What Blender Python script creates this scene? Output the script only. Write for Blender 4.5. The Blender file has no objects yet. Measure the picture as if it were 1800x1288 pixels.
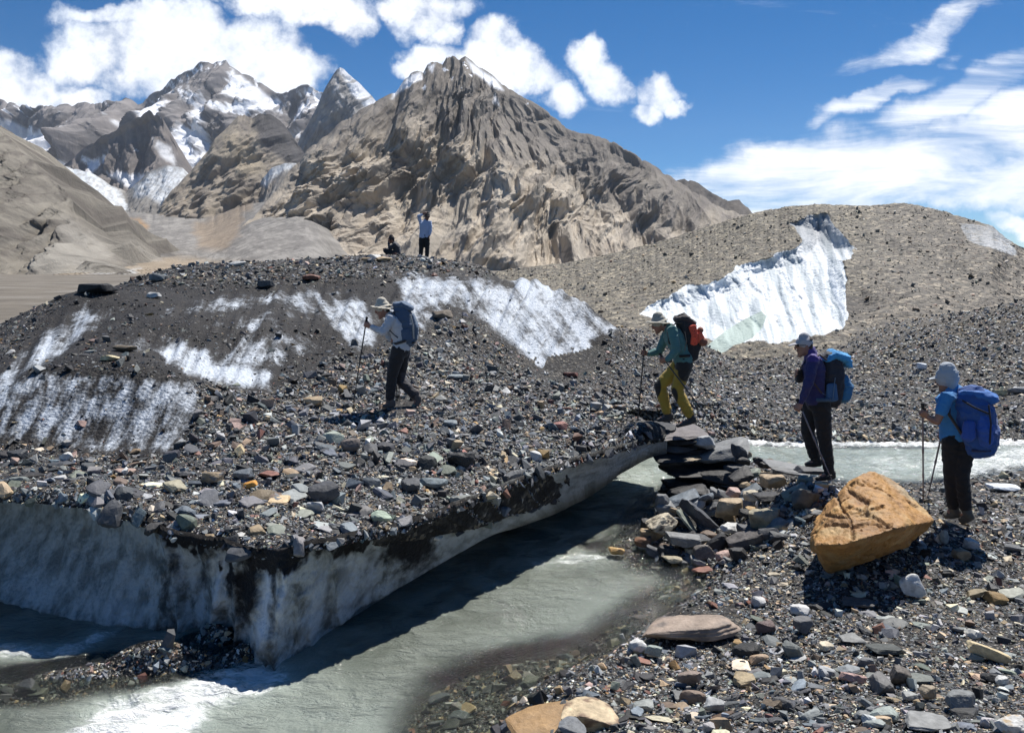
import bpy, bmesh, math, random
import numpy as np
from mathutils import Vector, Matrix
# ---------------------------------------------------------------- camera, sky, sun, exposure
W0, H0, F0 = 1800.0, 1288.0, 1440.0
PITCH = math.radians(6.9)
CAMZ = 3.2
scn = bpy.context.scene
COL = scn.collection
cd = bpy.data.cameras.new("camera"); cam = bpy.data.objects.new("camera", cd); COL.objects.link(cam)
cd.sensor_width = 36.0; cd.lens = 36.0*F0/W0; cd.clip_start = 0.05; cd.clip_end = 40000
cam.location = (0, 0, CAMZ); cam.rotation_euler = (math.pi/2-PITCH, 0, 0)
scn.camera = cam
scn.view_settings.view_transform = 'Standard'; scn.view_settings.look = 'None'
scn.view_settings.gamma = 1; scn.view_settings.exposure = 0.38
SUN_EL, SUN_AZ = math.radians(58), math.radians(34)      # azimuth from +Y towards +X
sdir = Vector((math.cos(SUN_EL)*math.sin(SUN_AZ), math.cos(SUN_EL)*math.cos(SUN_AZ), math.sin(SUN_EL)))
sl = bpy.data.lights.new("sun", 'SUN'); sl.energy = 5.0; sl.angle = math.radians(0.5); sl.color = (1, .955, .89)
so = bpy.data.objects.new("sun", sl); COL.objects.link(so); so.rotation_euler = sdir.to_track_quat('Z', 'Y').to_euler()
so.location = (20, 20, 60)

class NT:
    """small helper round a node tree"""
    def __init__(s, tree): s.t = tree; s.n = tree.nodes; s.l = tree.links
    def new(s, typ, **kw):
        n = s.n.new(typ)
        for k, v in kw.items(): setattr(n, k, v)
        return n
    def put(s, sock, v):
        if isinstance(v, bpy.types.NodeSocket): s.l.new(v, sock)
        elif v is not None:
            if hasattr(sock.default_value, '__len__') and not hasattr(v, '__len__'): v = (v,)*len(sock.default_value)
            if hasattr(v, '__len__') and len(v) == 3 and len(sock.default_value) == 4: v = (*v, 1)
            sock.default_value = v
    def m(s, op, a, b=None, c=None, clamp=False):
        n = s.new('ShaderNodeMath', operation=op); n.use_clamp = clamp
        s.put(n.inputs[0], a)
        if b is not None: s.put(n.inputs[1], b)
        if c is not None: s.put(n.inputs[2], c)
        return n.outputs[0]
    def vm(s, op, a, b=None):
        n = s.new('ShaderNodeVectorMath', operation=op); s.put(n.inputs[0], a)
        if b is not None: s.put(n.inputs[1], b)
        return n.outputs[0]
    def mix(s, f, a, b, blend='MIX'):
        n = s.new('ShaderNodeMix', data_type='RGBA', blend_type=blend)
        s.put(n.inputs[0], f); s.put(n.inputs[6], a); s.put(n.inputs[7], b)
        return n.outputs[2]
    def noise(s, vec, scale, detail=4, rough=.55, dist=0.0, out=0):
        n = s.new('ShaderNodeTexNoise'); s.put(n.inputs['Vector'], vec)
        n.inputs['Scale'].default_value = scale; n.inputs['Detail'].default_value = detail
        n.inputs['Roughness'].default_value = rough; n.inputs['Distortion'].default_value = dist
        return n.outputs[out]
    def voro(s, vec, scale, feature='F1', rand=1.0):
        n = s.new('ShaderNodeTexVoronoi', feature=feature); s.put(n.inputs['Vector'], vec)
        n.inputs['Scale'].default_value = scale; n.inputs['Randomness'].default_value = rand
        return n
    def ss(s, v, a, b, lo=0.0, hi=1.0):
        n = s.new('ShaderNodeMapRange', interpolation_type='SMOOTHSTEP')
        s.put(n.inputs[0], v); n.inputs[1].default_value = a; n.inputs[2].default_value = b
        n.inputs[3].default_value = lo; n.inputs[4].default_value = hi
        return n.outputs[0]
    def ramp(s, f, stops, interp='LINEAR'):
        n = s.new('ShaderNodeValToRGB'); s.put(n.inputs[0], f); cr = n.color_ramp; cr.interpolation = interp
        while len(cr.elements) < len(stops): cr.elements.new(0.5)
        for e, (p, c) in zip(cr.elements, stops): e.position = p; e.color = (*c, 1)
        return n.outputs[0]
    def attr(s, name, out='Color'):
        n = s.new('ShaderNodeAttribute'); n.attribute_name = name; return n.outputs[out]
    def bump(s, h, strength=.5, dist=.02, normal=None):
        n = s.new('ShaderNodeBump'); n.inputs['Strength'].default_value = strength
        n.inputs['Distance'].default_value = dist; s.put(n.inputs['Height'], h)
        if normal is not None: s.put(n.inputs['Normal'], normal)
        return n.outputs[0]
    def comb(s, x, y, z):
        n = s.new('ShaderNodeCombineXYZ'); s.put(n.inputs[0], x); s.put(n.inputs[1], y); s.put(n.inputs[2], z); return n.outputs[0]

# ---- world: physical sky with cumulus and cirrus laid out by direction
wd = bpy.data.worlds.new("World"); scn.world = wd; wd.use_nodes = True
w = NT(wd.node_tree); w.n.clear()
sky = w.new('ShaderNodeTexSky', sky_type='NISHITA'); sky.sun_disc = False
sky.sun_elevation = SUN_EL; sky.sun_rotation = SUN_AZ; sky.altitude = 4200; sky.air_density = 1.0; sky.dust_density = 0.25; sky.ozone_density = 2.2
geo = w.new('ShaderNodeTexCoord').outputs['Generated']
sep = w.new('ShaderNodeSeparateXYZ'); w.l.new(geo, sep.inputs[0])
ay = w.m('MAXIMUM', w.m('ABSOLUTE', sep.outputs[1]), 0.05)
U = w.m('DIVIDE', sep.outputs[0], ay); V = w.m('DIVIDE', sep.outputs[2], ay)
UV = w.comb(U, V, 0)
def sky_uv(px, py):                       # photo direction -> (x/y, z/y) of the sky direction
    cx, cy = (px-900)/F0, (644-py)/F0
    yy = math.cos(PITCH)+cy*math.sin(PITCH); zz = -math.sin(PITCH)+cy*math.cos(PITCH)
    return cx/yy, zz/yy
warp = w.noise(UV, 9, 6, .62, out=1)
wv = w.vm('SCALE', w.vm('SUBTRACT', warp, (.5, .5, .5))); wv.node.inputs[3].default_value = .075
UVw = w.vm('ADD', UV, wv)
def blob(px, py, rx, ry, ang=0, k=1.0, vec=None):
    u, v = sky_uv(px, py); a = math.radians(ang)
    mp = w.new('ShaderNodeMapping', vector_type='TEXTURE'); w.l.new(vec or UVw, mp.inputs[0])
    mp.inputs['Location'].default_value = (u, v, 0); mp.inputs['Rotation'].default_value = (0, 0, a)
    mp.inputs['Scale'].default_value = (rx/F0, ry/F0, 1)
    ln = w.new('ShaderNodeVectorMath', operation='LENGTH'); w.l.new(mp.outputs[0], ln.inputs[0])
    return w.ss(ln.outputs['Value'], 1.35, 0.35, 0, k)
def vsum(lst):
    r = lst[0]
    for x in lst[1:]: r = w.m('MAXIMUM', r, x)
    return r
cum = vsum([blob(*b) for b in [
    (240, 95, 150, 90), (330, 110, 160, 95), (440, 90, 130, 85), (505, 120, 85, 70), (150, 105, 90, 60), (380, 150, 140, 60), (240, 20, 160, 26), (300, 50, 150, 60),
    (60, 150, 110, 46, -18), (0, 115, 80, 50), (130, 176, 80, 28), (20, 180, 120, 40),
    (560, 8, 150, 44, -8), (620, 36, 70, 44), (470, -12, 160, 36), (700, 12, 40, 30),
    (760, 20, 90, 54), (785, 62, 44, 36, 30), (725, 108, 44, 26), (750, 100, 60, 30),
    (880, 85, 80, 48, -25), (935, 120, 76, 50, -32), (980, 165, 44, 34, -30), (850, 118, 80, 56), (900, 140, 70, 40),
    (1030, 100, 48, 44, -20), (1075, 145, 62, 46, -30), (1150, 160, 62, 46, -15), (1135, 196, 46, 28), (1190, 182, 38, 24)]])
n1 = w.noise(UV, 16, 9, .6)
cumd = w.ss(w.m('ADD', cum, w.m('MULTIPLY', w.m('SUBTRACT', n1, .5), 2.3)), .36, 1.12)
# high streaky cloud on the right
mps = w.new('ShaderNodeMapping'); w.l.new(UV, mps.inputs[0]); mps.inputs['Rotation'].default_value = (0, 0, math.radians(-24)); mps.inputs['Scale'].default_value = (1.5, 7, 1)
n2 = w.noise(mps.outputs[0], 2.6, 10, .62, .6)
cir = vsum([blob(*b) for b in [
    (1480, 300, 380, 70, 6, 1.1), (1700, 255, 320, 78, 14, 1.15), (1800, 320, 300, 60, 4, 1.2), (1290, 320, 200, 48, 6, 1.0), (1600, 335, 340, 46, 0, 1.15), (1780, 190, 200, 60, 30, .9), (1500, 355, 200, 36, 0, 1.1), (1330, 362, 150, 30, 0, 1.0),
    (1720, 140, 260, 44, 28, .86), (1630, 60, 200, 34, 26, .80), (1550, 160, 160, 22, 26, .80), (1790, 105, 110, 44, 30, .8), (1800, 400, 80, 26, -20, .95)]])
cird = w.ss(w.m('ADD', cir, w.m('MULTIPLY', w.m('SUBTRACT', n2, .50), 3.0)), .34, 1.35)
# scattered small wisps everywhere else in the sky so that it is not empty from other angles
n3 = w.noise(geo, 3.1, 8, .6, .3)
wis = w.ss(n3, .60, .80, 0, .35)
dens = w.m('MAXIMUM', cumd, w.m('MAXIMUM', cird, w.m('MULTIPLY', wis, w.ss(V, .55, .9))))
shade = w.ss(w.m('ADD', n1, w.m('MULTIPLY', w.noise(UV, 5, 3), .6)), .55, .95)
ccol = w.mix(shade, (1.0, 1.0, 1.0), (.80, .85, .93))
hs = w.new('ShaderNodeHueSaturation'); hs.inputs['Saturation'].default_value = 1.42; hs.inputs['Value'].default_value = .84
w.l.new(sky.outputs[0], hs.inputs['Color'])
bg1 = w.new('ShaderNodeBackground'); w.l.new(hs.outputs[0], bg1.inputs[0]); bg1.inputs[1].default_value = .09
bg2 = w.new('ShaderNodeBackground'); w.l.new(ccol, bg2.inputs[0]); bg2.inputs[1].default_value = 1.05
ms = w.new('ShaderNodeMixShader'); w.l.new(dens, ms.inputs[0]); w.l.new(bg1.outputs[0], ms.inputs[1]); w.l.new(bg2.outputs[0], ms.inputs[2])
wo = w.new('ShaderNodeOutputWorld'); w.l.new(ms.outputs[0], wo.inputs[0])

# ---------------------------------------------------------------- numeric helpers
rng = np.random.default_rng(7); random.seed(7)
CP, SP = math.cos(PITCH), math.sin(PITCH)
def P(px, py, Y):
    """point at forward distance Y seen in the photo's direction (px,py)"""
    px = np.asarray(px, float); py = np.asarray(py, float)
    cx, cy = (px-900)/F0, (644-py)/F0
    k = Y/(CP+cy*SP)
    return np.stack([cx*k, Y*np.ones_like(k), CAMZ+(-SP+cy*CP)*k], -1)
def PZ(px, py, z):
    cx, cy = (px-900)/F0, (644-py)/F0
    k = (z-CAMZ)/(-SP+cy*CP)
    return np.array([cx*k, (CP+cy*SP)*k, z])
def proj(p):
    p = np.asarray(p, float); x, y, z = p[..., 0], p[..., 1], p[..., 2]-CAMZ
    d = np.maximum(y*CP-z*SP, .05); u = y*SP+z*CP
    return 900+F0*x/d, 644-F0*u/d
def ppm(Y): return F0/Y                       # photo pixels per metre
_perm = np.random.default_rng(3).permutation(256); _perm = np.concatenate([_perm, _perm, _perm])
_g = np.random.default_rng(4).normal(size=(256, 3)); _g /= np.linalg.norm(_g, axis=1)[:, None]
def perlin(x, y, z=0.0):
    x, y, z = np.broadcast_arrays(np.asarray(x, float), y, z)
    xi, yi, zi = np.floor(x).astype(int), np.floor(y).astype(int), np.floor(z).astype(int)
    xf, yf, zf = x-xi, y-yi, z-zi
    f = lambda t: t*t*t*(t*(t*6-15)+10)
    u, v, ww = f(xf), f(yf), f(zf); out = 0
    for a in (0, 1):
        for b in (0, 1):
            for c in (0, 1):
                g = _g[_perm[_perm[_perm[(xi+a) & 255]+((yi+b) & 255)]+((zi+c) & 255)]]
                d = g[..., 0]*(xf-a)+g[..., 1]*(yf-b)+g[..., 2]*(zf-c)
                out = out+d*(u if a else 1-u)*(v if b else 1-v)*(ww if c else 1-ww)
    return out*1.5
def fbm(x, y, z=0.0, o=5, r=.5):
    s = 0; a = 1; t = 0
    for i in range(o):
        s = s+a*perlin(x*2**i+i*7.3, y*2**i+i*3.1, z*2**i); t += a; a *= r
    return s/t
def ridged(x, y, z=0.0, o=5, r=.55):
    s = 0; a = 1; t = 0; wgt = 1
    for i in range(o):
        n = 1-np.abs(perlin(x*2**i+i*5.7, y*2**i+i*9.1, z*2**i))*1.6; n = np.clip(n, 0, 1)**2*wgt
        s = s+a*n; t += a; a *= r; wgt = np.clip(n*1.6, 0.15, 1)
    return s/t
def worley(x, y, seed=0):
    x, y = np.broadcast_arrays(np.asarray(x, float), y); xi, yi = np.floor(x).astype(int), np.floor(y).astype(int); f1 = np.full(x.shape, 9.); f2 = f1.copy()
    for i in (-1, 0, 1):
        for j in (-1, 0, 1):
            h = _perm[_perm[(xi+i+seed) & 255]+((yi+j) & 255)]; fx = (_g[h, 0]+1)*.5; fy = (_g[h, 1]+1)*.5
            dd = np.hypot(xi+i+fx-x, yi+j+fy-y); f2 = np.minimum(f2, np.maximum(f1, dd)); f1 = np.minimum(f1, dd)
    return f1, f2
def sstep(x, a, b): t = np.clip((x-a)/(b-a), 0, 1); return t*t*(3-2*t)
def sdpoly(px, py, poly):
    """signed distance, negative inside"""
    px = np.asarray(px, float); py = np.asarray(py, float)
    d = np.full(px.shape, 1e18); ins = np.zeros(px.shape, bool); n = len(poly)
    for i in range(n):
        ax, ay_ = poly[i]; bx, by = poly[(i+1) % n]
        ex, ey = bx-ax, by-ay_
        t = np.clip(((px-ax)*ex+(py-ay_)*ey)/(ex*ex+ey*ey+1e-12), 0, 1)
        d = np.minimum(d, (px-ax-t*ex)**2+(py-ay_-t*ey)**2)
        if ey != 0:
            c = ((ay_ > py) != (by > py)) & (px < ex*(py-ay_)/ey+ax); ins ^= c
    return np.where(ins, -1, 1)*np.sqrt(d)
def pmask(px, py, poly, feather=20, strength=1.0): return strength*sstep(-sdpoly(px, py, poly), -feather, feather)

# ---------------------------------------------------------------- object helpers
def tag(o, label=None, cat=None, group=None, kind=None):
    if label: o['label'] = label
    if cat: o['category'] = cat
    if group: o['group'] = group
    if kind: o['kind'] = kind
    return o
def mesh_np(name, V, F, attrs=None, smooth=False):
    V = np.asarray(V, np.float32); F = np.asarray(F, np.int32)
    me = bpy.data.meshes.new(name); n = F.shape[1]
    me.vertices.add(len(V)); me.vertices.foreach_set('co', V.ravel())
    me.loops.add(F.size); me.loops.foreach_set('vertex_index', F.ravel())
    me.polygons.add(len(F)); me.polygons.foreach_set('loop_start', np.arange(0, F.size, n, dtype=np.int32))
    me.polygons.foreach_set('use_smooth', np.full(len(F), smooth))
    me.update(calc_edges=True)
    for k, a in (attrs or {}).items():
        a = np.asarray(a, np.float32)
        if a.ndim == 1: at = me.attributes.new(k, 'FLOAT', 'POINT'); at.data.foreach_set('value', a)
        else:
            if a.shape[1] == 3: a = np.concatenate([a, np.ones((len(a), 1), np.float32)], 1)
            at = me.attributes.new(k, 'FLOAT_COLOR', 'POINT'); at.data.foreach_set('color', a.ravel())
    return me
def link(name, me, mat=None, parent=None):
    o = bpy.data.objects.new(name, me); COL.objects.link(o)
    if mat:
        if len(me.materials) == 0: me.materials.append(mat)
    if parent: o.parent = parent; o.matrix_parent_inverse = Matrix.Translation(parent.location).inverted()
    return o
def empty(name, loc):
    o = bpy.data.objects.new(name, None); COL.objects.link(o); o.location = [float(c) for c in loc]; o.empty_display_size = .1; return o
def gridF(nr, nc):
    i = np.arange(nr-1)[:, None]*nc+np.arange(nc-1)[None]
    i = i.ravel(); return np.stack([i, i+1, i+nc+1, i+nc], 1)
# ---------------------------------------------------------------- materials
def mat_new(name):
    m = bpy.data.materials.new(name); m.use_nodes = True; t = NT(m.node_tree); t.n.clear()
    b = t.new('ShaderNodeBsdfPrincipled'); o = t.new('ShaderNodeOutputMaterial'); t.l.new(b.outputs[0], o.inputs[0])
    return m, t, b
def objco(t): return t.new('ShaderNodeTexCoord').outputs['Object']
def mat_stone():
    m, t, b = mat_new('weathered_stone'); co = t.new('ShaderNodeNewGeometry').outputs['Position']
    c = t.attr('Col'); n = t.noise(co, 38, 5, .65); n2 = t.noise(co, 9, 4, .6)
    f = t.m('MULTIPLY_ADD', n, .9, .55); f2 = t.m('MULTIPLY_ADD', n2, .8, .6)
    col = t.mix(1.0, c, t.comb(t.m('MULTIPLY', f, f2), t.m('MULTIPLY', f, f2), t.m('MULTIPLY', f, f2)), 'MULTIPLY')
    t.put(b.inputs['Base Color'], col); b.inputs['Roughness'].default_value = .62
    b.inputs['Specular IOR Level'].default_value = .35
    t.put(b.inputs['Normal'], t.bump(n, .55, .012)); return m
M_STONE = mat_stone()
def mat_rockcol(name, scale, bump_d, rough=.9, detail=8, crack=True):
    m, t, b = mat_new(name); co = t.new('ShaderNodeNewGeometry').outputs['Position']
    mp = t.new('ShaderNodeMapping'); t.l.new(co, mp.inputs[0]); mp.inputs['Rotation'].default_value = (0, math.radians(38), 0); mp.inputs['Scale'].default_value = (1, .6, .3)
    c = t.attr('Col'); n = t.noise(mp.outputs[0], scale, detail, .7); n2 = t.noise(mp.outputs[0], scale*.3, 6, .62, .8)
    f = t.m('MULTIPLY', t.m('MULTIPLY_ADD', n, 1.0, .52), t.m('MULTIPLY_ADD', n2, .55, .74))
    col = t.mix(1.0, c, t.comb(f, f, f), 'MULTIPLY')
    t.put(b.inputs['Base Color'], col); b.inputs['Roughness'].default_value = rough; b.inputs['Specular IOR Level'].default_value = .2
    t.put(b.inputs['Normal'], t.bump(n, .9, bump_d)); return m
# ================================================================ MOUNTAINS
def interp(poly, u):
    a = np.array(poly, float); return np.interp(u, a[:, 0], a[:, 1])
def relief(name, crest, foot, Yc, Yf, nu, nv, amp, sc, col, mat, jag=3.0, warp=.6, tilt=0.0, prof=1.0, seed=0.0, back=6, envp=.5, label=None, o=7, fine=0.0, summit=None, wor=1.0):
    """mountain as a sheet between its foot and its crest with ridged relief, plus a far side behind the crest"""
    u = np.linspace(crest[0][0], crest[-1][0], nu); v = np.linspace(0, 1, nv)
    cy = interp(crest, u); fy = interp(foot, u)
    cj = jag*(ridged(u/26., seed+.5, 1.7, 5)-.45)*2
    ks = np.hanning(max(5, nu//14)); ks /= ks.sum(); sm = lambda q: np.convolve(np.pad(q, (len(ks)//2, len(ks)-1-len(ks)//2), mode='edge'), ks, 'valid')
    cys = sm(cy); cj = cj+cy-cys; cy = cys
    yc = interp(Yc, u) if not np.isscalar(Yc) else np.full(nu, float(Yc))
    yf = interp(Yf, u) if not np.isscalar(Yf) else np.full(nu, float(Yf))
    yc = sm(yc); yf = sm(yf); fy = sm(fy)
    PY = fy[None]+(cy-fy)[None]*v[:, None]+cj[None]*(v[:, None]**14); Y = yf[None]+(yc-yf)[None]*(v[:, None]**prof)
    PX = np.broadcast_to(u[None], PY.shape)
    p = P(PX, PY, Y)
    ca, sa = math.cos(tilt), math.sin(tilt)
    X, Z = p[..., 0]/sc, p[..., 2]/sc
    a, b = X*ca-Z*sa, X*sa+Z*ca
    if summit is not None:
        S = P(summit[0], summit[1], float(np.interp(summit[0], u, yc))); dx, dzz = p[..., 0]-S[0], S[2]-p[..., 2]+summit[2]
        phi = np.arctan2(dx, np.maximum(dzz, 1)); wq = fbm(X*.8, Z*.8, 4.4, 4); a = (phi*summit[3]+wq*.9)*.55+(X*ca-Z*sa)*.62; b = (np.hypot(dx, dzz)/sc+wq*.6)*1.5
    wx = warp*fbm(a*.6+seed, b*.4, seed, 3)
    D = ridged(a*1.0+wx+seed, b*.42+wx*.5, seed*1.3, o)
    D2 = ridged(a*3.1+seed, b*1.3+wx*2, seed*2.1+5, 5)
    D3 = fbm(a*9, b*6, seed, 4)
    env = (np.sin(np.pi*np.clip(v, 0, 1)**.8)*.75+.28)[:, None]
    env = env*np.clip((1-v)*18, 0.12, 1)[:, None]
    w1, w2 = worley(a*1.15+wx*.8+seed*3, b*.5+wx*.6, 11); w3, w4 = worley(a*2.9+wx*1.6+seed*5, b*1.25+wx, 5); w5, w6 = worley(a*7+wx*3, b*3+wx*2, 8)
    H = wor*(-(w1-.45)*.78-(w3-.45)*.42-(w5-.45)*.23-(worley(a*16+wx*4, b*7+wx*3, 3)[0]-.45)*.10+.25*np.minimum(w2-w1, .35))+(D-.45)*.65+(D2-.4)*.34+(ridged(a*8+seed, b*3.4+wx*3, seed, 4)-.4)*.13+D3*.06
    q = p.copy(); q[..., 1] -= amp*H*env; q[..., 2] += amp*.22*H*env*(1-v[:, None])
    if fine: q[..., 2] += fine*fbm(a*22, b*22, 3., 3)*env
    # colour field
    C = col(PX, PY, p, D, D2, v[:, None])
    rows = [q[i] for i in range(nv)]; cols = [C[i] for i in range(nv)]
    for k in range(1, back+1):
        r = q[-1].copy(); r[:, 1] += (yc-yf+yc*.12)*k/back; r[:, 2] -= (p[-1, :, 2]-CAMZ+30)*(k/back)**1.2*.95
        r[:, 2] += amp*.5*(fbm(p[-1, :, 0]/sc*3, k*.7, seed, 3)); rows.append(r); cols.append(C[-1])
    rows = np.array(rows); cols = np.array(cols)
    me = mesh_np(name, rows.reshape(-1, 3), gridF(len(rows), nu), {'Col': cols.reshape(-1, 3)}, smooth=False)
    ob = link(name, me, mat); tag(ob, label, kind='structure'); return ob
def mixc(a, b, f): f = np.asarray(f)[..., None]; return np.asarray(a)*(1-f)+np.asarray(b)*f
def rgb(*c): return np.array(c, float)
M_FAR = mat_rockcol('mountain_rock', .03, 9.0)
M_MID = mat_rockcol('cliff_rock', .03, 10.0)
M_SNOWY = mat_rockcol('snowy_rock', .012, 14.0, rough=.8)

TAN, TAN2, GREY, DARK = rgb(.47, .415, .34), rgb(.335, .29, .235), rgb(.19, .17, .155), rgb(.075, .068, .065)
SNOW = rgb(.86, .88, .92)
def col_main(px, py, p, D, D2, v):
    n = fbm(px/60, py/60, 3.3, 6, .6); n2 = fbm((px+py*.7)/14, (py-px*.5)/70, 8, 5, .6)
    # grey cap above a line that follows the summit and the long right hand ridge
    cap = interp([(395, 440), (520, 300), (600, 255), (650, 240), (720, 215), (790, 240), (850, 250), (900, 280), (980, 300), (1060, 345), (1120, 390), (1180, 400), (1250, 400), (1330, 400)], px)
    g = sstep(cap-py+n*95, -26, 30)
    c = mixc(TAN, TAN2, np.clip(.45+n*1.5+n2*.9, 0, 1)); c = mixc(c, mixc(GREY, rgb(.21, .19, .165), np.clip(.5+n2*1.6, 0, 1)), g*.92)
    c = mixc(c, rgb(.50, .44, .36), sstep(n2+n*.3, .12, .45)*(1-g)*.7)
    c = mixc(c, rgb(.27, .19, .14), sstep(fbm(px/40, py/40, 11., 4), .25, .5)*.35*(1-g))
    c = mixc(c, GREY*.75, sstep(ridged(px/55+n, py/55-px/80, 2., 4), .62, .85)*.75)
    # scree chute below the standing figure
    c = c*(1-.30*sstep(D2, .5, .8)*(1-g))[..., None]
    ch = pmask(px, py, [(800, 300), (840, 320), (820, 400), (760, 450), (740, 440), (790, 370)], 12); c = mixc(c, rgb(.27, .245, .21), ch*.8)
    s1 = pmask(px+n*10, py+n*10, [(700, 150), (722, 128), (738, 125), (742, 140), (725, 150), (700, 163), (686, 172)], 4)
    s1 = np.maximum(s1, pmask(px, py, [(820, 104), (838, 118), (872, 140), (885, 160), (868, 158), (850, 140), (832, 132)], 4))
    s1 = np.maximum(s1, pmask(px, py, [(752, 118), (765, 112), (760, 130)], 3)*.9)
    s1 = np.maximum(s1, sstep(fbm(px/18, py/12, 4., 4)-(py-200)/300, .52, .62)*sstep(230-py, 0, 40))
    s1 = np.maximum(s1, pmask(px, py, [(870, 165), (878, 185), (866, 180)], 3))
    return mixc(c, SNOW, s1)
crest_main = [(395, 452), (400, 440), (415, 411), (455, 371), (478, 345), (495, 322), (520, 290), (540, 266), (575, 238), (600, 216), (622, 202), (645, 190), (662, 180), (690, 166), (700, 158), (712, 140), (722, 130), (738, 124), (744, 132), (752, 116), (765, 108), (778, 116), (786, 100), (795, 97), (806, 104), (818, 101), (828, 108), (842, 118), (862, 132), (880, 146), (897, 158), (930, 176), (950, 190), (975, 206), (1000, 228), (1022, 236), (1050, 240), (1078, 250), (1100, 262), (1125, 278), (1160, 300), (1195, 322), (1225, 340), (1260, 362), (1290, 372), (1325, 385)]
relief('mountain', crest_main, [(395, 462), (700, 505), (1000, 520), (1330, 505)], [(395, 1750), (520, 2300), (700, 2600), (800, 2650), (1000, 2550), (1330, 2500)], [(395, 1650), (600, 1500), (1000, 1500), (1330, 1700)], 820, 360, 200, 330, col_main, M_MID, jag=3.5, tilt=.62, prof=1.05, seed=1.3, fine=3, summit=(795, 60, 160, 3.4), wor=1.05)
# right hand shoulder of the mountain, further back
relief('mountain_shoulder', [(1120, 350), (1180, 322), (1205, 316), (1225, 320), (1250, 338), (1280, 356), (1300, 352), (1330, 380), (1370, 420)], [(1120, 480), (1370, 480)], 3300, 2700, 120, 60, 90, 220,
       lambda px, py, p, D, D2, v: mixc(rgb(.11, .10, .095), rgb(.17, .15, .13), np.clip(.5+fbm(px/20, py/20, 1., 4)*1.5, 0, 1)), M_FAR, seed=4.4, tilt=.5)

def col_snow(polys, base1, base2, frac=.35, low=300):
    def f(px, py, p, D, D2, v):
        n = fbm(px/34, py/34, 6.3, 6, .6); n2 = fbm((px-py*.6)/9, (py+px*.3)/26, 2, 5, .65)
        wx, wy = px+n*30+n2*15, py+n*22+n2*15
        c = mixc(base1, base2, np.clip(.5+n*1.5+n2, 0, 1))
        s = np.zeros(px.shape)
        for pl, st in polys: s = np.maximum(s, pmask(wx, wy, pl, 5, st))
        s = s*(1-.75*sstep(D2, .50, .66))
        s = np.maximum(s, sstep(n2+n*.7+(low-py)/420.-D*.22, frac-.08, frac+.2))
        return mixc(c, SNOW, np.clip(s*1.15-.05, 0, 1))
    return f
# highest snowy massif, far back
relief('snow_mountain', [(-260, 150), (-100, 190), (0, 178), (30, 186), (70, 186), (110, 188), (150, 184), (185, 180), (222, 176), (245, 184), (262, 172), (285, 158), (300, 138), (318, 134), (338, 118), (352, 112), (372, 114), (386, 108), (398, 110), (404, 120), (425, 132), (445, 140), (468, 156), (484, 166), (505, 162), (522, 154), (540, 152), (560, 160), (590, 175), (640, 195), (700, 230)],
       [(-260, 420), (0, 400), (300, 400), (700, 380)], 7200, [(-260, 5200), (700, 5400)], 560, 170, 620, 800,
       col_snow([([(262, 176), (300, 162), (318, 190), (325, 235), (338, 262), (358, 215), (352, 190), (372, 176), (368, 200), (376, 232), (352, 290), (338, 300), (318, 280), (300, 235), (280, 200)], 1.),
                 ([(398, 150), (410, 122), (440, 146), (478, 172), (450, 186), (420, 180), (395, 170)], .85), ([(392, 200), (430, 190), (485, 172), (500, 182), (470, 200), (440, 205), (400, 212)], 1.),
                 ([(508, 212), (545, 180), (560, 160), (572, 168), (560, 190), (530, 215), (515, 222)], 1.), ([(525, 155), (545, 152), (565, 165), (560, 185)], .9),
                 ([(-300, 190), (0, 205), (20, 220), (60, 225), (90, 240), (95, 270), (60, 290), (0, 250), (-300, 230)], 1.), ([(75, 270), (120, 258), (176, 242), (170, 254), (110, 275), (85, 290)], .9),
                 ([(80, 285), (160, 298), (180, 306), (215, 330), (250, 345), (330, 290), (350, 320), (300, 380), (200, 400), (130, 380), (90, 330)], 1.), ([(205, 214), (222, 212), (225, 219), (208, 220)], 1.), ([(500, 235), (540, 240), (545, 255), (520, 250)], .8)], rgb(.24, .22, .215), rgb(.135, .13, .135), .30, 235), M_SNOWY, jag=5, seed=7.1, tilt=.2, wor=1.8)
# pointed grey peak between the massif and the big mountain
relief('pointed_peak', [(520, 262), (545, 214), (556, 192), (566, 168), (580, 140), (590, 126), (597, 117), (604, 122), (618, 134), (632, 148), (645, 162), (662, 178), (690, 200), (730, 240)], [(520, 330), (730, 330)], 4700, 4100, 160, 100, 130, 330,
       col_snow([([(597, 116), (606, 120), (640, 150), (664, 182), (640, 190), (625, 170), (612, 150)], 1.), ([(585, 130), (594, 140), (600, 170), (590, 180)], .3)], rgb(.30, .29, .28), rgb(.20, .195, .195), .60, 200), M_SNOWY, jag=2, seed=2.7, tilt=.5, wor=1.8)
# dark snow-streaked buttresses left of the brown spur
relief('dark_buttress', [(100, 300), (150, 262), (186, 238), (208, 226), (232, 214), (262, 196), (285, 210), (300, 240), (318, 276), (330, 300), (345, 330)], [(100, 380), (180, 380), (260, 390), (345, 380)], 4600, 4100, 160, 90, 120, 330,
       col_snow([([(170, 296), (240, 300), (330, 318), (300, 330), (220, 326)], .7), ([(262, 240), (300, 260), (320, 300), (290, 280)], .6), ([(140, 280), (180, 262), (176, 275), (140, 300)], .8)], rgb(.20, .175, .16), rgb(.12, .11, .11), .42, 240), M_SNOWY, jag=4, seed=9.7, tilt=-.3, wor=1.8)
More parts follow.
